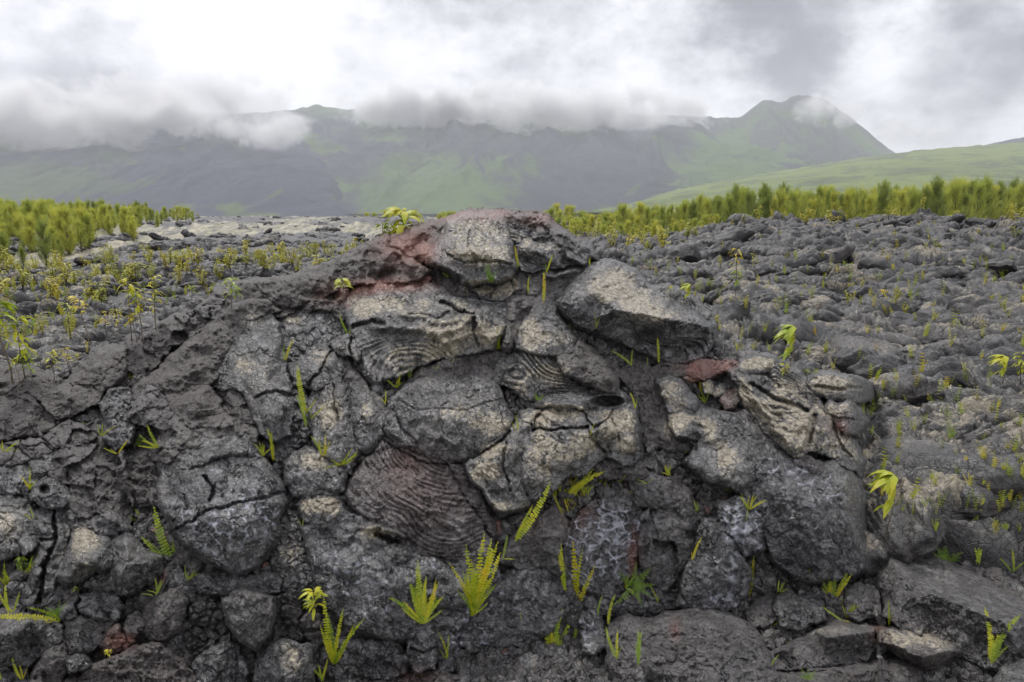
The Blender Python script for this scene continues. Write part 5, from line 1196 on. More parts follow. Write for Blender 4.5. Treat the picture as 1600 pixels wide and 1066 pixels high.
def ridge(name, crest, foot_y, crest_y, foot_z, mat, label, gully=0.10, power=1.3, masks=(), step=3.0, rows=170, back=900):
    """hill face from its foot up to a crest line given as photo directions at distance crest_y"""
    us = np.arange(crest[0][0], crest[-1][0], step)
    cv = np.interp(us, [c[0] for c in crest], [c[1] for c in crest])
    k = np.exp(-np.linspace(-2, 2, 5) ** 2); k /= k.sum(); cv = np.convolve(np.pad(cv, 2, mode='edge'), k, mode='valid')
    t = np.linspace(0, 1, rows)
    T, US = np.meshgrid(t, us, indexing='ij')
    rx = (US - 800) / FPX
    d = pix_dir(us, cv); zc = EYE + crest_y * d[:, 2] / d[:, 1]
    rxc = d[:, 0] / d[:, 1]
    Y = foot_y + (crest_y - foot_y) * T
    X = rxc * Y * 1.0
    q = np.stack([X / crest_y * 14, Y / crest_y * 5, Y * 0], -1)
    wx = q + 0.5 * np.stack([vnoise(q * 1.3, 3), vnoise(q * 1.3 + 4, 4), 0 * X], -1)
    g = fbm(wx, 1.0, 6, int(crest_y) % 97, 0.55, ridged=True)
    env = np.sin(np.pi * np.clip(T, 0, 1)) ** 0.8
    Z = foot_z + (zc - foot_z) * T ** power + (zc.max() - foot_z) * gully * 1.05 * g * env + (zc.max() - foot_z) * 0.012 * fbm(q, 9, 4, 8) * sst(T, 0, 0.2)
    B = np.stack([X[-1] * (1 + back / crest_y), Y[-1] + back, Z[-1] - back * 0.7], -1)[None]
    P = np.concatenate([np.stack([X, Y, Z], -1), B]); n, kk = P.shape[:2]
    attr = np.zeros((n, kk, 4))
    Vp = 533 + 0 * X
    # photo pixel of each point, for patches of bare lava and of scrub on the slope
    c, s = math.cos(PITCH), math.sin(PITCH)
    dz = Z - EYE; fw = Y * c - dz * s; up = Y * s + dz * c
    UP, VP = 800 + FPX * X / fw, 533 - FPX * up / fw
    nn = fbm(wx, 3.0, 5, 55, 0.6)
    for (ch, u, v, ru, rv, amt) in masks:
        attr[:-1, :, ch] += amt * sst(gauss(UP, VP, u, v, ru, rv) + 0.75 * nn, 0.25, 0.7)
    attr = np.clip(attr, 0, 1)
    idx = np.arange(n * kk).reshape(n, kk)
    f = np.stack([idx[:-1, :-1], idx[:-1, 1:], idx[1:, 1:], idx[1:, :-1]], -1).reshape(-1, 4)
    o = obj(name, mesh_np(name, P.reshape(-1, 3), f, mat, attr.reshape(-1, 4))); tag(o, kind="structure"); o["label"] = label
    return o


def build_mountains():
    mg = mountain_material("mountain_green", ((0.05, 0.085, 0.035), (0.10, 0.145, 0.055)), ((0.026, 0.029, 0.040), (0.058, 0.062, 0.080)), 1 / 300.0, 2.0, -0.02)
    mp = mountain_material("mountain_lava", ((0.05, 0.075, 0.035), (0.09, 0.12, 0.05)), ((0.026, 0.030, 0.044), (0.056, 0.062, 0.085)), 1 / 420.0, 5.0, 0.12)
    mh = mountain_material("hill_scrub", ((0.10, 0.14, 0.045), (0.19, 0.22, 0.075)), ((0.06, 0.08, 0.05), (0.11, 0.13, 0.06)), 1 / 110.0, 1.0, -0.08)
    ridge("mountain_massif", [(-900, 120), (-300, 130), (0, 150), (200, 165), (330, 178), (400, 176), (455, 172), (480, 168), (495, 163), (510, 167), (545, 172), (600, 170), (660, 160), (700, 152), (760, 158), (830, 165), (900, 172),
          (960, 178), (1040, 180), (1100, 182), (1160, 188), (1240, 215), (1320, 240), (1400, 262), (1700, 300), (2300, 320)], 1500, 3300, 10, mg, "broad green and violet mountain wall under the cloud", gully=.10, power=1.15,
          masks=[(1, 930, 265, 130, 70, 1), (1, 740, 215, 160, 26, .8), (1, 560, 250, 45, 40, .7), (1, 880, 320, 60, 16, .7), (0, 680, 290, 150, 60, .9), (0, 1120, 250, 110, 50, .7), (0, 860, 215, 120, 30, .7)], rows=240)
    ridge("mountain_spur", [(-1200, 130), (-300, 150), (0, 170), (120, 182), (250, 188), (330, 192), (420, 205), (470, 214), (500, 232), (520, 262), (538, 305), (550, 345)], 1200, 2500, 4, mp, "dark violet lava slope on the left below the cloud", gully=.09, power=1.2,
          masks=[(0, 70, 285, 130, 34, .7), (0, 355, 325, 26, 8, 1), (0, 290, 322, 20, 6, .8), (0, 420, 340, 30, 5, .8), (0, 160, 240, 60, 20, .3), (0, 400, 338, 50, 6, .6)], rows=220)
    ridge("mountain_peak", [(1040, 200), (1100, 184), (1130, 184), (1158, 184), (1168, 176), (1180, 165), (1192, 157), (1204, 156), (1214, 160), (1226, 158), (1236, 152), (1246, 148), (1262, 150), (1282, 153), (1296, 160), (1312, 172), (1332, 186), (1348, 200),
          (1366, 214), (1384, 228), (1400, 240), (1440, 250), (1520, 262)], 2500, 3000, 60, mountain_material("peak_rock", ((0.05, 0.09, 0.03), (0.10, 0.16, 0.05)), ((0.04, 0.042, 0.045), (0.09, 0.09, 0.095)), 1 / 300.0, 3.0, 0.03),
          "craggy twin-topped peak wrapped in cloud on the right", gully=.16, power=0.85, rows=150, step=2.0)
    ridge("mountain_foothill", [(900, 345), (980, 318), (1060, 296), (1150, 278), (1250, 262), (1350, 246), (1440, 234), (1520, 228), (1600, 222), (1700, 214), (2300, 190)], 600, 1700, 6, mh, "long pale green foothill rising to the right", gully=.035, power=1.25,
          masks=[(1, 1450, 268, 120, 8, .5), (1, 1300, 282, 80, 6, .5)], rows=160)
    ridge("far_slope", [(1480, 240), (1520, 230), (1560, 222), (1600, 214), (1700, 204), (2300, 170)], 1900, 2300, 90, mp, "dark lava slope at the far right edge", gully=.03, power=1.0, rows=60, back=500)
    # the plain between the lava field and the mountains
    g, N, b, out = new_mat("plain_scrub")
    geo = N.new('ShaderNodeNewGeometry'); P = geo.outputs['Position']
    n = N.noise(P, 0.02, 8, 0.65)
    N.put(b.inputs['Base Color'], N.mix(N.ramp(n, 0.35, 0.65), (0.09, 0.095, 0.06), (0.17, 0.18, 0.11))); b.inputs['Roughness'].default_value = 1
    xs = np.linspace(-5000, 5000, 160); ys = 60 * (4200 / 60) ** np.linspace(0, 1, 120)
    Y, X = np.meshgrid(ys, xs, indexing='ij')
    Z = -0.9 + 0.8 * fbm(np.stack([X, Y, 0 * X], -1), 0.01, 3, 4) * sst(Y, 200, 500) + 3 * sst(Y, 350, 1200) - 0.6 * (1 - sst(Y, 60, 120))
    idx = np.arange(X.size).reshape(X.shape)
    f = np.stack([idx[:-1, :-1], idx[:-1, 1:], idx[1:, 1:], idx[1:, :-1]], -1).reshape(-1, 4)
    o = obj("plain", mesh_np("plain", np.stack([X, Y, Z], -1).reshape(-1, 3), f, g)); tag(o, kind="structure"); o["label"] = "scrub plain between the lava and the mountains"
    xs = np.linspace(-6500, 6500, 20); ys = np.linspace(-30, 6500, 20)
    Y, X = np.meshgrid(ys, xs, indexing='ij'); Z = 0 * X - 3.0
    idx = np.arange(X.size).reshape(X.shape)
    f = np.stack([idx[:-1, :-1], idx[:-1, 1:], idx[1:, 1:], idx[1:, :-1]], -1).reshape(-1, 4)
    o = obj("ground", mesh_np("ground", np.stack([X, Y, Z], -1).reshape(-1, 3), f, g)); tag(o, kind="structure"); o["label"] = "ground sheet reaching to the horizon"


# ------------------------------------------------------------------ haze and low cloud
def build_air():
    import bmesh
    def volume_mat(name, col, dens, aniso=0.2):
        m = bpy.data.materials.new(name); m.use_nodes = True
        N = NT(m.node_tree); N.n.clear(); out = N.new('ShaderNodeOutputMaterial')
        v = N.new('ShaderNodeVolumePrincipled'); N.l.new(v.outputs[0], out.inputs['Volume'])
        v.inputs['Color'].default_value = (*col, 1); v.inputs['Density'].default_value = dens; v.inputs['Anisotropy'].default_value = aniso
        return m, N, v
    m, N, v = volume_mat("haze_air", (0.90, 0.925, 1.0), HAZE, 0.3)
    bm = bmesh.new(); bmesh.ops.create_cube(bm, size=1.0)
    me = bpy.data.meshes.new("haze"); bm.to_mesh(me); bm.free(); me.materials.append(m)
    o = obj("haze", me); o.scale = (9600, 4440, 755); o.location = (0, 2160, 373)
    tag(o, kind="stuff"); o["label"] = "thin bluish haze filling the valley air"


HAZE = 0.00018
CLOUDS = [  # u, v, half width px, half height px, distance, density
    (60, 185, 260, 66, 1900, .03), (235, 170, 150, 62, 2000, .03), (405, 204, 110, 34, 2050, .022), (330, 150, 160, 45, 2300, .02), (640, 168, 130, 44, 2600, .035), (850, 170, 240, 46, 2600, .035), (1075, 176, 80, 32, 2850, .022), (1296, 172, 60, 32, 2700, .014),
    (-280, 180, 240, 80, 1950, .03), (1420, 205, 90, 26, 3100, .010)]


def build_clouds():
    import bmesh
    m = bpy.data.materials.new("cloud_vapour"); m.use_nodes = True
    N = NT(m.node_tree); N.n.clear(); out = N.new('ShaderNodeOutputMaterial')
    v = N.new('ShaderNodeVolumePrincipled'); N.l.new(v.outputs[0], out.inputs['Volume'])
    v.inputs['Color'].default_value = (1, 1, 1, 1); v.inputs['Anisotropy'].default_value = 0.3
    tc = N.new('ShaderNodeTexCoord'); geo = N.new('ShaderNodeNewGeometry'); oi = N.new('ShaderNodeObjectInfo')
    ln = N.new('ShaderNodeVectorMath', operation='LENGTH'); N.l.new(tc.outputs['Object'], ln.inputs[0])
    n = N.noise(geo.outputs['Position'], 1 / 120.0, 7, 0.66, 0.2)
    f = N.math('ADD', N.math('SUBTRACT', 1.0, ln.outputs['Value']), N.math('MULTIPLY', N.math('SUBTRACT', n, 0.5), 4.2))
    f = N.ramp(f, 0.15, 0.95)
    f = N.math('MULTIPLY', f, N.ramp(ln.outputs['Value'], 1.0, 0.8))
    at = N.new('ShaderNodeAttribute', attribute_name="dens", attribute_type='OBJECT')
    N.put(v.inputs['Density'], N.math('MULTIPLY', f, at.outputs['Fac']))
    for i, (u, vv, ru, rv, y, de) in enumerate(CLOUDS):
        bm = bmesh.new(); bmesh.ops.create_icosphere(bm, subdivisions=3, radius=1.0)
        me = bpy.data.meshes.new("cloud"); bm.to_mesh(me); bm.free(); me.materials.append(m)
        c = pos(np.float64(u), np.float64(vv), np.float64(y))
        o = obj("cloud", me, loc=tuple(c)); o.scale = (ru * y / FPX, max(ru * y / FPX * .35, 120), rv * y / FPX)
        o["dens"] = de; tag(o, kind="stuff"); o["label"] = "low cloud bank clinging to the mountain ridge"

# ------------------------------------------------------------------ vegetation
def leaf_quad(mb, base, d, n, L, W, droop=0.3, segs=3):
    """lance-shaped leaf: from base along d, face normal about n"""
    d = Vector(d).normalized(); n = Vector(n); n = (n - d * n.dot(d)); n = n.normalized() if n.length > 1e-4 else d.orthogonal()
    s = d.cross(n); p = Vector(base); cur = d.copy(); vs = []
    for i in range(segs + 1):
        t = i / segs
        w = W * math.sin(math.pi * min(0.08 + t * 0.92, 0.985)) ** 0.8
        vs += [p - s * w + n * w * 0.25, p + s * w + n * w * 0.25]
        p = p + cur * (L / segs)
        cur = (cur + Vector((0, 0, -droop / segs))).normalized()
    mb.add(vs, [(2 * i, 2 * i + 1, 2 * i + 3, 2 * i + 2) for i in range(segs)])


def frond_mesh(name, seed, mat, pairs=24, plen=0.072, bend=0.25, side=0.15, tri=False):
    """fern frond of unit length growing along +Z, its flat side towards -Y"""
    r = random.Random(seed); mb = MB(); pts = []
    for i in range(pairs + 3):
        t = i / (pairs + 2)
        pts.append(Vector((side * t * t, bend * t * t * 0.8, t * (1 - 0.12 * bend * t))))
    mb.tube(pts, [0.009 * (1 - 0.7 * i / len(pts)) for i in range(len(pts))], 4)
    for i in range(2, pairs + 3):
        t = i / (pairs + 2); tang = (pts[min(i + 1, len(pts) - 1)] - pts[i - 1]).normalized()
        prof = (math.sin(math.pi * (0.12 + 0.80 * t)) ** 0.6) if not tri else (1.05 - t) ** 0.9 * min(1, t * 5)
        L = plen * prof * r.uniform(0.85, 1.12) * (1.0 if t < 0.93 else 0.5)
        for s in (-1, 1):
            if r.random() < 0.03: continue
            side_v = Vector((s, r.uniform(-0.25, 0.15), r.uniform(0.05, 0.4)))
            d = side_v.normalized(); n = Vector((0, -1, 0.2)) + Vector((r.uniform(-.3, .3), 0, r.uniform(-.3, .3)))
            if tri:
                leaf_quad(mb, pts[i], d, n, L, 0.014, 0.1, 3)
                for q in range(1, 6):
                    for ss in (-1, 1):
                        leaf_quad(mb, pts[i] + d * L * q / 6, d * 0.6 + tang * ss, n, L * 0.22 * (1 - q / 8), 0.008, 0.05, 1)
            else:
                leaf_quad(mb, pts[i] - d * 0.004, d, n, L, 0.0175, 0.25, 2)
    return mb.build(name, mat, False)


def rot_to(up, face):
    """rotation whose Z is up and whose -Y looks along face"""
    z = Vector(up).normalized(); y = -Vector(face); y = (y - z * y.dot(z)).normalized(); x = y.cross(z)
    return Matrix((x, y, z)).transposed()


def tocam(p): return (Vector((0, 0, EYE)) - Vector(p)).normalized()


def surf_len(u, v):
    iu, iv = int(round((u - GU0) / GS)), int(round((v - GV0) / GS))
    if 0 <= iu < ZB.shape[1] and 0 <= iv < ZB.shape[0] and ZB[iv, iu] < 1e8:
        d = pix_dir(u, v); return float(ZB[iv, iu] * np.linalg.norm(d) / d[1])
    return None


def place_fronds(root, base, bu, specs, metres_px, protos, name="frond", r=random):
    """specs: (angle deg in the picture, length px, lean) - children of root"""
    c = tocam(base); right = Vector((0, 0, 1)).cross(c).normalized() * 1.0; upv = c.cross(right).normalized()
    if len(specs) >= 4: specs = list(specs) + [(a_ + r.uniform(-9, 9), L_ * r.uniform(.6, 1.0), l_) for (a_, L_, l_) in specs if r.random() < .6]
    for (ang, L, lean) in specs:
        L *= 0.97
        a = math.radians(ang)
        # lean each frond out far enough to clear the rock it rises in front of
        l = lean; ub, vb = bu; D0 = (Vector((0, 0, EYE)) - Vector(base)).length
        for t in (0.15, 0.3, 0.45, 0.6, 0.8, 1.0):
            q = surf_len(ub + L * t * math.cos(a), vb - L * t * math.sin(a))
            if q: l = max(l, (D0 - q + .006) / (L * metres_px * t))
        l = min(l, 1.5)
        d = right * math.cos(a) + upv * math.sin(a) + c * l
        stretch = min(math.sqrt(1 + l * l), 1.5)
        o = bpy.data.objects.new(name, r.choice(protos)); link(o, root)
        M = rot_to(d, c + Vector((r.uniform(-.45, .45), 0, r.uniform(-.2, .5)))).to_4x4()
        s = L * metres_px * stretch
        o.matrix_local = Matrix.Translation(c * 0.012 + right * r.uniform(-1, 1) * 0.007) @ M @ Matrix.Diagonal((s / stretch * r.choice((-1, 1)) * 0.95, s, s, 1))


FERNS = [
    ("long arching fern hanging over the crack right of the fitted blocks", 283, 915, [(112, 112, .2), (102, 60, .3), (178, 46, .3), (262, 52, .2), (75, 42, .3), (235, 26, .3), (310, 30, .3)], 1),
    ("single yellow-green frond arching left beside the round grey rock, lower left", 96, 970, [(150, 70, .3), (118, 36, .3), (165, 16, .3)], 1),
    ("fern with three short fronds at the foot of the twin pillars", 18, 958, [(100, 34, .2), (125, 28, .3), (68, 22, .3)], 1),
    ("small fern in the bottom left corner by the squared rock", 36, 1062, [(112, 28, .3), (95, 18, .3), (60, 12, .2)], 1),
    ("yellow frond tips in the very corner at the left border", 3, 1062, [(95, 22, .3), (75, 14, .3)], 1),
    ("dull green fern in the small dark cave under the sunlit-cheeked rock", 246, 700, [(118, 34, .3), (140, 28, .3), (165, 22, .3), (95, 14, .2)], 1),
    ("bright fern tuft at the left border beside the flat stones", 6, 706, [(30, 20, .3), (75, 14, .3), (120, 16, .2), (10, 14, .3)], 1),
    ("tiny fern below the flat stones, left side", 46, 766, [(80, 24, .2), (110, 22, .2), (60, 16, .3)], 1),
    ("dim little fern beside the mottled lobe at the left border", 50, 812, [(95, 16, .3), (120, 12, .3)], 1),
    ("upright pair of fronds right of the great round lobe", 428, 720, [(98, 42, .2), (80, 44, .2), (110, 24, .2)], 1),
    ("orange-tipped fern standing on the humped lobe", 506, 713, [(104, 34, .2), (88, 28, .2), (70, 20, .3), (120, 18, .2)], 0),
    ("low crescent of orange and green fronds under the upright tan slab", 534, 727, [(170, 20, .3), (30, 28, .3), (140, 16, .3), (55, 22, .3), (95, 12, .3), (15, 16, .3)], 0),
    ("little fern in the crack below the humped lobe", 455, 795, [(60, 22, .3), (90, 16, .3), (130, 12, .3)], 1),
    ("tiny fern sprig beside the cracked plate column", 470, 822, [(100, 12, .3), (70, 10, .3)], 1),
    ("tall slim frond against the cobbly column, left of centre", 480, 645, [(104, 74, .1), (48, 24, .3), (130, 12, .3)], 1),
    ("second slim frond below it in the same crack", 479, 668, [(94, 52, .1)], 1),
    ("short frond pointing up-right at the end of the crack above the orange-tipped fern", 486, 655, [(40, 26, .3), (70, 12, .3)], 1),
    ("yellow frond leaning left under the folded drapery", 546, 523, [(122, 34, .2), (100, 12, .3)], 0),
    ("small fern at the right edge of the ribbed left lobe", 445, 564, [(82, 34, .2), (96, 22, .2), (70, 18, .3)], 1),
    ("pair of short fronds under the fine rope arcs", 640, 592, [(96, 16, .2), (80, 15, .2)], 0),
    ("tiny sprig in the crack beside the rope arcs", 684, 578, [(70, 9, .3), (130, 9, .3)], 1),
    ("smallest sprig on the dark triangular plates", 706, 566, [(60, 8, .3), (120, 7, .3)], 1),
    ("little fern at the left rim of the oval lobe", 601, 632, [(80, 22, .3), (110, 14, .3)], 1),
    ("big clump of eight yellow-green fronds on the thumb-shaped rock", 662, 975, [(124, 60, .3), (114, 56, .3), (132, 44, .3), (101, 86, .2), (94, 78, .2), (88, 62, .3), (80, 50, .3), (72, 58, .3), (64, 60, .3), (52, 46, .3), (145, 34, .4), (105, 46, .5), (35, 30, .4), (97, 60, .4), (108, 66, .3)], 0),
    ("big clump of tall fronds right of the largest one, leaning right", 738, 962, [(100, 60, .3), (92, 76, .3), (84, 94, .2), (78, 84, .3), (72, 100, .2), (66, 104, .2), (60, 92, .3), (54, 74, .3), (110, 40, .3), (84, 60, .4), (24, 28, .4), (70, 60, .4), (96, 50, .4)], 1),
    ("tall leafy fern by the black cubes, bottom left of centre", 522, 1038, [(100, 76, .2), (92, 70, .2), (80, 58, .3), (66, 60, .3), (55, 44, .3), (110, 44, .3)], 1),
    ("broad low fern at the bottom border, left of centre", 503, 1066, [(115, 34, .3), (70, 30, .3), (92, 24, .3)], 1),
    ("little curled fern at the bottom border under the biggest clump", 656, 1058, [(70, 26, .3), (110, 22, .3), (90, 18, .3)], 1),
    ("drooping yellow fern in the crack right of the thumb-shaped rock", 698, 1030, [(70, 26, .2), (98, 30, .2), (125, 14, .2)], 0),
    ("hanging yellow frond under the ragged crust tip", 786, 874, [(78, 36, .2), (10, 18, .3)], 0),
    ("long bright frond slanting up beneath the cracked tan slab", 806, 846, [(50, 100, .25), (62, 56, .3), (75, 30, .3)], 1),
    ("pair of broad fronds pointing up-right under the cracked tan slab", 884, 778, [(47, 66, .3), (34, 60, .3), (60, 34, .3), (285, 22, .2), (330, 18, .3)], 1),
    ("small hanging frond left of the pair of broad fronds", 880, 806, [(115, 32, .2), (280, 14, .2)], 1),
    ("tall bunch of broad fronds at the left of the honeycomb", 900, 964, [(98, 72, .3), (86, 78, .2), (76, 66, .3), (112, 40, .3)], 0),
    ("twisted yellow fronds climbing above the tall bunch, left of the honeycomb", 884, 924, [(102, 58, .3), (112, 44, .3), (90, 30, .3)], 0),
    ("feathery fern clump at the bottom, below the tall bunch", 866, 1030, [(98, 62, .3), (88, 70, .3), (78, 74, .3), (68, 58, .3), (108, 50, .3), (58, 30, .3)], 1),
    ("lone upright frond right of the feathery clump", 893, 1030, [(90, 52, .2)], 1),
    ("thin single frond left of the feathery clump, bottom", 819, 1034, [(90, 54, .2), (40, 12, .3)], 1),
    ("small fern above the stub of white-dusted rock", 948, 978, [(92, 44, .2)], 1),
    ("faint thin frond beside the stub of white-dusted rock", 934, 962, [(95, 28, .2)], 1),
    ("pair of narrow fronds between stub and foreground boulder", 962, 1030, [(120, 44, .2), (98, 38, .2), (75, 18, .3)], 1),
    ("yellow fern on the left face of the foreground boulder", 1000, 1040, [(96, 44, .2), (86, 46, .2), (105, 30, .3)], 0),
    ("slender frond in the cleft left of the tall cracked lobe", 1081, 876, [(82, 34, .2), (100, 12, .3)], 1),
    ("small frond at the foot of the angular black rock", 1028, 942, [(110, 22, .2), (80, 10, .3)], 1),
    ("fern fanning out between the cracked lobe and the smooth flank", 1164, 942, [(75, 52, .3), (60, 44, .3), (40, 40, .3), (88, 40, .3)], 1),
    ("sprawling thin frond right of the fanning fern", 1188, 918, [(352, 26, .3), (20, 12, .3)], 0),
    ("short thick frond lying under the smooth flank", 1124, 768, [(163, 44, .5)], 1),
    ("bright little fern below the smooth flank, beside the white-crusted rock", 1170, 796, [(45, 26, .3), (80, 22, .3), (125, 22, .3), (100, 16, .3), (270, 14, .3)], 1),
    ("pair of short green fronds under the dark ledge, right of centre", 1040, 738, [(128, 28, .3), (110, 14, .3)], 1),
    ("stubby frond left of the pair under the dark ledge", 1014, 732, [(95, 20, .3)], 1),
    ("tiny creeping fern in the gap above the dark rounded rock", 1010, 756, [(150, 16, .4), (30, 14, .4), (170, 10, .4)], 1),
    ("drooping frond on the dark rounded rock", 1095, 805, [(130, 22, .4)], 1),
    ("upright frond in the shadow between centre slab and right wing", 992, 640, [(98, 28, .2), (80, 18, .2)], 1),
    ("small green herb-like fern on the ribbed folds", 840, 626, [(60, 14, .4), (120, 14, .4), (95, 12, .4), (20, 10, .4)], 2),
    ("tan-yellow fern at the end of the long split", 808, 673, [(95, 24, .2), (115, 14, .3), (60, 12, .3)], 0),
    ("tiny frond standing in the crack of the tan slab", 923, 681, [(88, 20, .2)], 1),
    ("yellow fern in the notch of the drapery below the upright sliver", 778, 546, [(84, 26, .2), (110, 14, .3), (50, 14, .3), (150, 10, .3)], 0),
    ("tall pale frond against the dark block under the summit", 847, 474, [(86, 52, .1)], 1),
    ("narrow frond leaning on the light-topped wedge slab", 853, 428, [(72, 32, .2), (90, 16, .2)], 1),
    ("frond in the cleft between dome and wedge slab", 809, 418, [(102, 34, .2), (90, 20, .3)], 1),
    ("bushy fern under the front of the summit dome", 767, 441, [(104, 26, .3), (92, 28, .3), (76, 22, .3), (120, 20, .3), (60, 16, .3)], 2),
    ("short ferns in the shade left of the summit dome", 684, 424, [(96, 22, .2), (80, 14, .3), (140, 14, .3), (40, 16, .3)], 2),
    ("red and yellow withered frond under the summit", 824, 458, [(96, 26, .2), (80, 14, .2)], 0),
    ("small fern pair beside the right shoulder of the summit", 920, 416, [(80, 12, .3), (100, 14, .3)], 1),
    ("yellow-green frond leaning left below the great overhanging block", 907, 520, [(150, 30, .3), (88, 22, .3), (120, 10, .3)], 0),
    ("two short fronds in the shade of the great overhanging block", 932, 514, [(100, 18, .3), (80, 16, .3)], 1),
    ("pair of curved fronds under the fluted underside", 988, 572, [(128, 38, .3), (98, 26, .3)], 1),
    ("single upright frond under the fluted underside", 1030, 568, [(92, 40, .2)], 1),
    ("little frond right under the great block", 1013, 572, [(80, 14, .3)], 1),
    ("clump of fronds between the two boulders at the foot of the flank", 1300, 946, [(112, 40, .3), (98, 46, .3), (82, 50, .3), (70, 48, .3), (130, 26, .3)], 1),
    ("small frond at the left foot of the smooth flank", 1258, 912, [(80, 18, .3)], 1),
    ("thin frond at the right foot of the smooth flank", 1336, 906, [(92, 20, .3)], 0),
    ("yellow-brown trailing frond before the rounded boulder", 1316, 970, [(160, 26, .4), (20, 10, .4)], 0),
    ("short fern at the left end of the long tilted slab", 1388, 978, [(95, 26, .3), (75, 14, .3)], 1),
    ("tall pair of fronds before the long tilted slab, bottom right", 1548, 1036, [(94, 62, .2), (84, 66, .2), (100, 44, .3), (72, 34, .3)], 0),
    ("small frond at the tip of the foreground boulder", 1203, 1040, [(76, 18, .3)], 1),
    ("bright star-shaped fern on the bottom border, right", 1262, 1062, [(50, 16, .5), (90, 14, .5), (130, 16, .5), (20, 12, .5), (160, 12, .5)], 2),
    ("upright yellow frond in the field right of the smooth flank", 1436, 842, [(94, 52, .2), (84, 28, .3), (70, 26, .3)], 0),
    ("two-frond fern in the field above the long tilted slab", 1528, 882, [(104, 44, .2), (80, 46, .2), (92, 24, .3)], 1),
    ("leafy fern near the right border above the tilted slab", 1582, 894, [(130, 24, .4), (95, 26, .4), (60, 20, .4)], 1),
    ("pale fern behind the middle of the tilted slab", 1480, 876, [(140, 26, .4), (95, 24, .4), (50, 22, .4), (160, 18, .4), (20, 16, .4)], 2),
]


def build_ferns():
    yel = [frond_mesh("frond", i, M_FERN, bend=.2 + .1 * i, side=(-.12, .1, .22)[i % 3]) for i in range(4)]
    grn = [frond_mesh("frond", 20 + i, M_FERN_GREEN, pairs=14, plen=0.26, bend=.3, tri=True) for i in range(2)]
    r = random.Random(3)
    for (lab, u, v, specs, kind) in FERNS:
        p = surf(u, v); e = empty("fern", p)
        tag(e, lab, "fern", "ferns growing on the mound")
        mpx = (p - Vector((0, 0, EYE))).length / FPX
        place_fronds(e, p, (u, v), specs, mpx, grn if kind == 2 else yel, r=r)
    e = empty("lacy_fern", surf(990, 918)); p = Vector(e.location)
    tag(e, "fresh green lacy fern below the red streak beside the honeycomb", "fern", "ferns growing on the mound")
    mpx = (p - Vector((0, 0, EYE))).length / FPX
    place_fronds(e, p, (990, 918), [(60, 38, .4), (100, 34, .4), (140, 30, .5), (20, 30, .5), (230, 34, .4), (300, 24, .5), (350, 28, .5)], mpx, grn, r=r)
    # small sprigs in the crevices of the mound
    n = 0
    while n < 230:
        u, v = r.uniform(10, 1350), 430 + 620 * r.random() ** .7; iu, iv = int((u - GU0) / GS), int((v - GV0) / GS)
        y = ZB[iv, iu]
        if y > 1e8 or y < float(depth0(u, v)) - .01 or not (v > np.interp(u, _UT, _vt) + 25): continue
        p = surf(u, v); e = empty("fern_sprig", p)
        big = v > 850
        tag(e, "tiny fern sprig in a crack of the mound's %s %s" % ("lower" if v > 800 else "upper" if v < 600 else "middle", "left part" if u < 450 else "centre" if u < 950 else "right part"), "fern sprig",
            "sprigs, %s %s" % ("lower" if v > 800 else "upper" if v < 600 else "middle", "left" if u < 450 else "centre" if u < 950 else "right"))
        place_fronds(e, p, (u, v), [(r.uniform(40, 150), r.uniform(9, 24), .3) for _ in range(r.randint(2, 4))], (p - Vector((0, 0, EYE))).length / FPX, grn if n % 9 == 0 else yel, r=r)
        n += 1
    # tufts over the field: one mesh of several short fronds, copied
    tufts = []
    for k in range(6):
        mb = MB(); q = random.Random(50 + k)
        for _ in range(q.randint(3, 8)):
            a = q.uniform(0, 6.28); t = q.uniform(0.1, 0.6); d = Vector((math.cos(a) * t, math.sin(a) * t, 1))
            L = q.uniform(0.5, 1.0); b = Vector((q.uniform(-.008, .008), q.uniform(-.008, .008), -0.03))
            for s in range(7):
                f = s / 7; c = b + d.normalized() * L * f
                for sg in (-1, 1):
                    sd_ = Vector((-math.sin(a), math.cos(a), 0)) * sg + Vector((0, 0, .35))
                    leaf_quad(mb, c, sd_, Vector((math.cos(a), math.sin(a), .5)), 0.15 * (1 - .5 * f), 0.05, .2, 1)
        tufts.append(mb.build("fern_tuft", M_FERN if k % 3 else M_SAP, False))
    r = random.Random(8)
    n = 0
    while n < 280:
        v = r.uniform(0, 1) ** 0.8 * 460 + 372; u = r.uniform(900, 1640) if n % 5 else r.uniform(-20, 420)
        if u < 450 and (v > 555 - u * .3 or v < 440): continue
        iu, iv = int((u - GU0) / GS), int((v - GV0) / GS)
        if 0 <= iv < ZB.shape[0] and ZB[iv, iu] < 1e8: continue
        p = ground_at(u, v)
        tk = r.randrange(6); look = ('yellow' if tk % 3 == 0 else 'green') + (' spiky' if len(tufts[tk].polygons) > 200 else ' thin')
        o = obj("fern_tuft", tufts[tk], loc=p - Vector((0, 0, .01)))
        L = min(r.uniform(12, 30) * (p - Vector((0, 0, EYE))).length / FPX, 0.24)
        o.scale = (L, L, L * r.uniform(.8, 1.3)); o.rotation_euler = (r.uniform(-.2, .2), r.uniform(-.2, .2), r.uniform(0, 6.28))
        left = u < 450
        dist = "near" if v > 620 else "middle" if v > 480 else "far"
        tag(o, "%s fern tuft in the %s %s field, %s" % (look, dist, "left" if left else "right", where(u)), "fern tuft", "%s fern tufts, %s %s field, %s" % (look, dist, "left" if left else "right", where(u)))
        n += 1


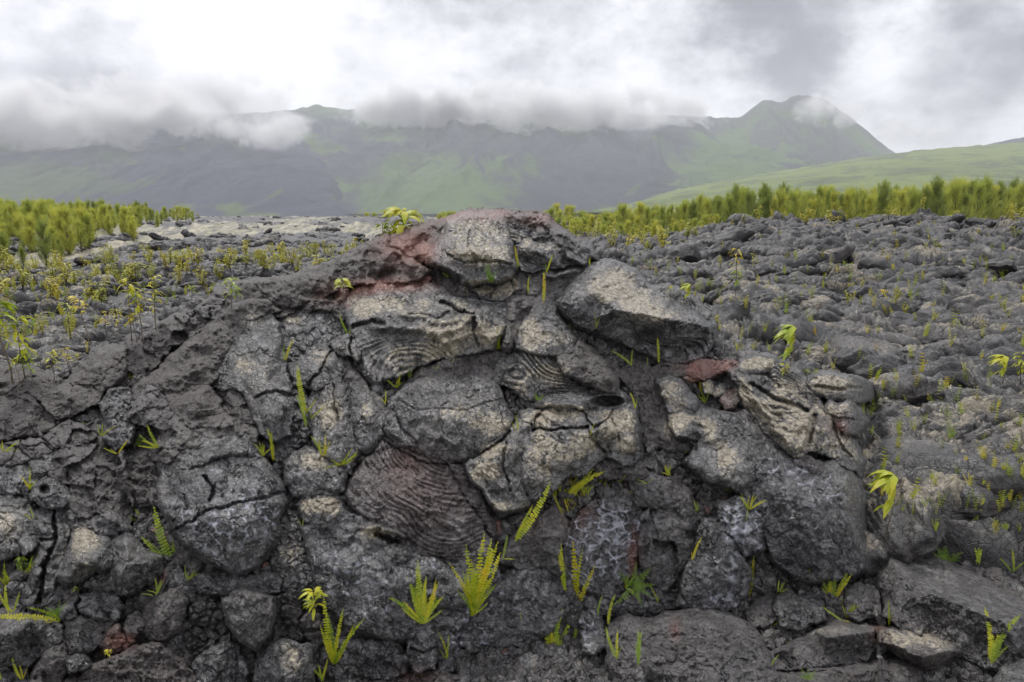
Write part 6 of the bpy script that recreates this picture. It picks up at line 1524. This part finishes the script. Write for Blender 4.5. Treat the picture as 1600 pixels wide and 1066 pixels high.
def sapling_meshes(k, n, mat, wind=0.0, spread=1.0, L0=0.26):
    """unit-height seedling: thin stem and hanging lance leaves"""
    r = random.Random(100 + k); st = MB(); fo = MB()
    bx, by = r.uniform(-.08, .08), r.uniform(-.05, .05)
    pts = [Vector((bx * t * t + .02 * math.sin(t * 7 + k), by * t, t * .93)) for t in [i / 8 for i in range(9)]]
    st.tube(pts, [0.011 * (1 - .6 * i / 9) for i in range(9)], 5)
    for i in range(n):
        t = 1 - (r.random() ** 1.6) * (0.55 if k % 2 else 0.32)
        q = pts[min(int(t * 8), 8)] + Vector((0, 0, r.uniform(-.02, .04)))
        a = r.uniform(0, 6.28); el = r.uniform(-.2, .9)
        d = Vector((math.cos(a) - wind * 1.4, math.sin(a), el))
        L = L0 * r.uniform(.6, 1.15)
        b2 = q + d.normalized() * .03
        leaf_quad(fo, b2, d, Vector((0, -.4, 1)), L, L * .115, 1.7 * spread, 5)
    return st.build("stem", BARK), fo.build("foliage", mat, False)


def shrub_meshes(k):
    """unit-height narrow yellow shrub, several leafy stems"""
    r = random.Random(400 + k); st = MB(); fo = MB()
    for _ in range(r.randint(2, 4)):
        a = r.uniform(0, 6.28); t_ = r.uniform(.05, .3); h = r.uniform(.55, 1.0)
        tip = Vector((math.cos(a) * t_, math.sin(a) * t_, h)); b = tip * .0
        st.tube([b, tip * .5 + Vector((0, 0, .05)), tip], [.014, .01, .004], 4)
        for _ in range(34):
            q = tip * (r.uniform(.25, 1.0)) + Vector((0, 0, .03)); a2 = r.uniform(0, 6.28)
            leaf_quad(fo, q, (math.cos(a2), math.sin(a2), r.uniform(-.3, .8)), Vector((0, -.4, 1)), r.uniform(.10, .2), .024, 1.5, 3)
    return st.build("stem", BARK), fo.build("foliage", M_SHRUB, False)


def build_saplings():
    protos = [sapling_meshes(k, 20 + 5 * (k % 3), M_SAP, L0=.2 if k < 4 else .27) for k in range(6)]
    windy = sapling_meshes(11, 26, M_SAP, wind=.9, L0=.42)
    r = random.Random(21)
    def put(name, pr, p, h, lab, group=None, parts=True, cat="seedling", rz=None, lean=.06, wide=1.0):
        e = empty(name, p); e.rotation_euler = (r.uniform(-lean, lean), r.uniform(-lean, lean), r.uniform(0, 6.28) if rz is None else rz)
        e.scale = (h * wide, h * wide, h)
        tag(e, lab, cat, group)
        for nm, me in zip(("stem", "foliage"), pr):
            o = bpy.data.objects.new(nm, me); link(o, e)
        return e
    # (u, v of base, px height, proto, label)
    near = [(17, 598, 118, 4, "tall leafy seedling cut by the left border, large drooping leaves"),
            (38, 592, 90, 5, "thin seedling right of the tall leafy one at the left border"), (30, 596, 34, 4, "low yellow tuft of leaves at the foot of the left border seedlings"),
            (50, 594, 40, 5, "second low leafy tuft beside the left border seedlings"),
            (111, 528, 54, 1, "small-headed seedling on a bare stem, left field"), (139, 548, 80, 0, "seedling with two stacked leaf heads, left field"), (151, 487, 24, 2, "little seedling behind the two-headed one"),
            (166, 522, 34, 3, "low yellow seedling between the two-headed one and the tall pair"), (187, 522, 40, 1, "short seedling left of the tall pair"),
            (206, 532, 92, 0, "left one of the tall pair of seedlings with orange leaves"), (224, 534, 78, 2, "right one of the tall pair of seedlings"),
            (213, 534, 44, 4, "bushy seedling at the foot of the tall pair"), (244, 516, 84, 3, "slim seedling on a long white stem, left field"), (84, 594, 46, 1, "seedling on a thin pale stem above the tilted brown slab"),
            (107, 572, 28, 5, "low sprout above the pyramid-faced brown rock"), (123, 575, 22, 4, "tiny bright sprout left of the pyramid-faced rock"), (300, 474, 28, 2, "small seedling behind the black angular block"),
            (362, 482, 50, 5, "leafy bright seedling rising over the brown ridge slab"), (226, 414, 34, 1, "lone yellow seedling on the dark lava streak, far left field"),
            (1232, 588, 84, 9, "seedling with wind-swept leaves behind the pale hood"), (1225, 592, 26, 5, "low yellow leaves at the foot of the wind-swept seedling"), (1262, 596, 20, 4, "yellow sprout between pale hood and tan double lobe"),
            (1388, 830, 92, 9, "seedling with fading wind-swept leaves right of the smooth flank"), (1078, 476, 36, 9, "orange-leaved seedling just behind the great block"), (1047, 470, 26, 4, "small green seedling left of the orange-leaved one"),
            (1147, 478, 60, 2, "tall pale seedling in the middle of the right field"), (1594, 600, 46, 5, "yellow leafy seedling at the right border"), (1568, 600, 42, 9, "green wind-bent seedling near the right border"),
            (1376, 478, 26, 4, "round leafy seedling in the right field"), (1150, 440, 56, 1, "slender seedling in the far right field beside the tall pale one"),
            (1180, 425, 30, 3, "short yellow seedling below the lava crest, right field")]
    for (u, v, hp, k, lab) in near:
        p = ground_at(u, v); dist = (p - Vector((0, 0, EYE))).length
        put("seedling", windy if k == 9 else protos[k], p, hp * dist / FPX, lab, "seedlings on the lava", wide=1.2 if hp < 60 else .9, rz=0.0 if k == 9 else None)
    big = sapling_meshes(31, 34, M_SAP, wind=.25, L0=.55)
    p = surf(622, 372) + Vector((0, .25, -.10))
    put("sapling", big, p, .30, "leafy sapling rising behind the left shoulder of the summit", cat="sapling", rz=.3, wide=1.1)
    p = surf(588, 392) + Vector((0, .3, -.06))
    put("sapling", protos[4], p, .26, "lower leaf spray left of the summit sapling", cat="sapling", rz=2.0, wide=1.3)
    for (u, v, hp, k, lab) in [(492, 972, 56, 5, "leafy seedling hanging beside the black cubes"), (538, 476, 46, 4, "green seedling growing from the hollow of the small rusty block"), (120, 935, 16, 4, "two yellow leaves under the tan fitted block"),
                               (35, 890, 20, 5, "three-leaved sprout beside the egg-shaped stone"), (430, 988, 22, 4, "yellow sprout among the black cubes"), (167, 1035, 18, 4, "yellow leaf pair on the brown stones")]:
        p = surf(u, v); put("seedling", protos[k], p + tocam(p) * .02, hp * (p - Vector((0, 0, EYE))).length / FPX, lab, "seedlings on the mound", wide=1.3, lean=.2)
    # distant yellow seedlings and shrubs
    far = []
    for k in range(5):
        far.append(shrub_meshes(k))
    r = random.Random(77)
    def band(n, uf, yf, hf, lab, group, wide=(.8, 1.5), name="yellow_shrub", cat="shrub"):
        for _ in range(n):
            u = uf(); y = yf(u); x = (u - 800) / FPX * y
            z = ground_z(x, y)
            h = hf(); w = where(u)
            sz = "knee-high" if h > .55 else "low"
            put(name, far[r.randrange(5)], Vector((x, y, z - .03)), h, "%s %s %s" % (sz, lab, w), "%s, %s, %s" % (group, sz, w), wide=r.uniform(*wide), cat=cat)
    band(165, lambda: r.uniform(-60, 570), lambda u: r.triangular(13.5, 22, 15.5) + max(0, u - 250) * .012, lambda: r.uniform(.25, .66), "yellow-green shrub of the left bushy strip,", "yellow shrubs of the left strip", (.8, 1.4))
    band(24, lambda: r.uniform(-60, 170), lambda u: r.uniform(11, 15), lambda: r.uniform(.3, .6), "yellow shrub before the bushy strip,", "yellow shrubs before the left strip")
    band(45, lambda: r.uniform(885, 1090), lambda u: r.uniform(20, 42), lambda: r.uniform(.35, 1.0), "yellow shrub between mound and right-hand trees,", "yellow shrubs behind the mound")
    band(62, lambda: r.uniform(1080, 1640), lambda u: r.triangular(15, 38, 35), lambda: r.uniform(.3, .95), "yellow shrub on the right lava crest,", "yellow shrubs of the right crest")
    band(130, lambda: r.uniform(985, 1650), lambda u: 1 / r.uniform(1 / 30, 1 / 8.5), lambda: r.uniform(.12, .34), "yellow seedling amid the right lava field,", "yellow seedlings of the right field", (.5, .9), "yellow_seedling", "seedling")
    band(60, lambda: r.uniform(-40, 420), lambda u: r.uniform(7.5, 15), lambda: r.uniform(.12, .34), "yellow seedling amid the left grey lobes,", "yellow seedlings of the left field", (.5, .9), "yellow_seedling", "seedling")


def where(u):
    for lim, t in ((100, "near the left border"), (230, "below the left grove"), (400, "on the pale lichen ground"), (600, "close to the mound's left skyline"), (820, "behind the summit"), (960, "just right of the summit"), (1090, "behind the great tan block"),
                   (1230, "below the craggy peak's left side"), (1390, "below the craggy peak"), (1530, "right of the craggy peak")):
        if u < lim: return t
    return "near the right border"


def casuarina(k, mat, blades=2600):
    """unit-height feathery tree: trunk with limbs, crown of hanging needle sprays"""
    r = random.Random(200 + k); tr = MB(); cr = MB()
    tops = []
    lead = r.randint(1, 3)
    tr.tube([(0, 0, -.03), (.01, 0, .3), (.015 * r.uniform(-1, 1), .01, .62), (.0, .0, .97)], [.018, .014, .009, .003], 6)
    for _ in range(30):
        a = r.uniform(0, 6.28); z = r.uniform(.0, .86); L = (.30 * (1 - z) ** .7 + .07) * r.uniform(.7, 1.25)
        b = Vector((0, 0, z)); d = Vector((math.cos(a), math.sin(a), r.uniform(.7, 1.7))).normalized()
        pts = [b, b + d * L * .5, b + (d + Vector((0, 0, .5))).normalized() * L]
        tr.tube(pts, [.006, .004, .0015], 4); tops.append((b, pts[2], L))
    for _ in range(5): tops.append((Vector((r.gauss(0, .02), r.gauss(0, .02), .62)), Vector((r.gauss(0, .035), r.gauss(0, .035), r.uniform(.9, 1.06))), .3))
    for _ in range(blades):
        b, e, L = tops[r.randrange(len(tops))]; t = r.uniform(.15, 1.05)
        p = b.lerp(e, t) + Vector((r.gauss(0, .022), r.gauss(0, .022), r.gauss(0, .022)))
        d = ((e - b).normalized() * .9 + Vector((r.gauss(0, .35), r.gauss(0, .35), r.gauss(.25, .35)))).normalized()
        l = r.uniform(.05, .11); w = Vector((r.gauss(0, 1), r.gauss(0, 1), r.gauss(0, .3))).normalized() * .0034
        q = p + d * l
        cr.add([p - w, p + w, q + w * .3, q - w * .3], [(0, 1, 2, 3)])
    return tr.build("trunk", BARK), cr.build("crown", mat, False)


def build_trees():
    pa = [casuarina(k, M_CAS) for k in range(5)]; pb = [casuarina(10 + k, M_CASY) for k in range(4)]
    r = random.Random(9)
    def put(u, y, h, pr, lab, group, wide=1.0, z=None):
        x = (u - 800) / FPX * y
        if z is None: z = ground_z(x, y) - .05
        e = empty("casuarina_tree", (x, y, z)); e.rotation_euler = (r.uniform(-.05, .05), r.uniform(-.05, .05), r.uniform(0, 6.28)); e.scale = (h * wide, h * wide, h)
        tag(e, lab, "tree", group)
        for nm, me in zip(("trunk", "crown"), pr): link(bpy.data.objects.new(nm, me), e)
    def ztop(v, y): return EYE + y * float(pix_dir(800.0, v)[2] / pix_dir(800.0, v)[1])
    topR = lambda u: np.interp(u, [860, 900, 960, 1020, 1100, 1150, 1200, 1270, 1340, 1400, 1440, 1500, 1560, 1700], [342, 338, 328, 322, 308, 296, 300, 294, 298, 292, 290, 282, 288, 286])
    def bush(u, y, h, lab, group, wide, z):
        x = (u - 800) / FPX * y
        if z is None: z = ground_z(x, y) - .05
        e = empty("low_bush", (x, y, z)); e.rotation_euler = (0, 0, r.uniform(0, 6.28)); e.scale = (h * wide, h * wide, h)
        sz = "tall" if h > 1.25 else "squat" if h < .85 else "mid-sized"
        tag(e, "%s %s %s" % (sz, lab, where(u)), "bush", "%s, %s, %s" % (group, sz, where(u)))
        for nm, me in zip(("trunk", "crown"), pb[r.randrange(4)]): link(bpy.data.objects.new(nm, me), e)
    for i in range(195):
        u = 868 + 800 * (i + r.random()) / 195; y = r.uniform(45, 64)
        tall = r.random() < .12
        zt = ztop(topR(u) + abs(r.gauss(0, 10)) - (10 if tall else 0), y)
        x = (u - 800) / FPX * y; z = ground_z(x, y) - .05
        yel = r.random() < (.9 if u < 1010 else .55)
        kind = ("tall " if tall else "") + ("bright yellow-green" if yel else "olive green")
        put(u, y, max(zt - z, 1.0), (pb if yel else pa)[r.randrange(4)], "%s feathery tree in the long belt, %s" % (kind, where(u)), "right belt, %s, %s" % (kind, where(u)), 1.0 if u > 1000 else 1.4, z)
    for i in range(46):
        u = 560 + 340 * r.random(); y = r.uniform(80, 130); bush(u, y, r.uniform(2.2, 3.4) * (1.15 if u > 860 else .8), "yellow-green bush on the skyline,", "skyline bushes", 1.5, .1)
    for i in range(60):
        u = r.uniform(872, 1120); y = r.uniform(30, 45); bush(u, y, r.uniform(.5, 1.1), "bright bush at the foot of the right belt,", "right fringe", 1.3, None)
    topL = lambda u: np.interp(u, [-200, 0, 60, 120, 180, 205, 235, 258, 275], [312, 315, 314, 312, 314, 320, 313, 330, 345])
    for i in range(95):
        u = -60 + 325 * (i + r.random()) / 95; y = r.uniform(40, 66)
        zt = ztop(topL(u) + abs(r.gauss(0, 9)) - (6 if r.random() < .1 else 0), y); x = (u - 800) / FPX * y
        z = ground_z(x, y) - .05
        yel = r.random() < .5; front = y < 50
        kind = ("front-row " if front else "back-row ") + ("bright" if yel else "olive green")
        put(u, y, max(zt - z, .8), (pb if yel else pa)[r.randrange(4)], "%s feathery tree of the left grove, %s" % (kind, where(u)), "left grove, %s, %s" % (kind, where(u)), 1.0, z)
    for i in range(190):
        u = -60 + 380 * r.random() ** 1.15; y = (r.uniform(22, 42) if u < 150 else r.uniform(30, 50)) if u < 230 else r.uniform(55, 100)
        bush(u, y, r.uniform(.6, 1.5) * (1.15 if u < 150 else .9), "bright bush fringing the left grove,", "left fringe", 1.25, None)
    for (u, vb, hp, lab) in [(76, 436, 70, "dark pointed young tree standing before the left grove"), (12, 442, 62, "dark young tree at the left border before the grove"), (40, 440, 40, "short dark bush between the two dark young trees"),
                             (100, 432, 30, "low dark bush right of the pointed young tree"), (-14, 446, 70, "dark tree half cut off by the left border")]:
        y = EYE / float(-pix_dir(800.0, vb)[2] / pix_dir(800.0, vb)[1]); put(u, y, hp * y / FPX, pa[r.randrange(5)], lab, None, 1.1)
    for (u, v, h) in [(945, 330, 1), (1020, 318, 1), (1150, 296, 1)]: pass
build_field()
build_mound()
build_rocks()
build_rubble()
build_gravel()
build_mountains()
bpy.context.view_layer.update()
DG[0] = bpy.context.evaluated_depsgraph_get()
build_ferns()
build_saplings()
build_trees()
build_air()
build_clouds()
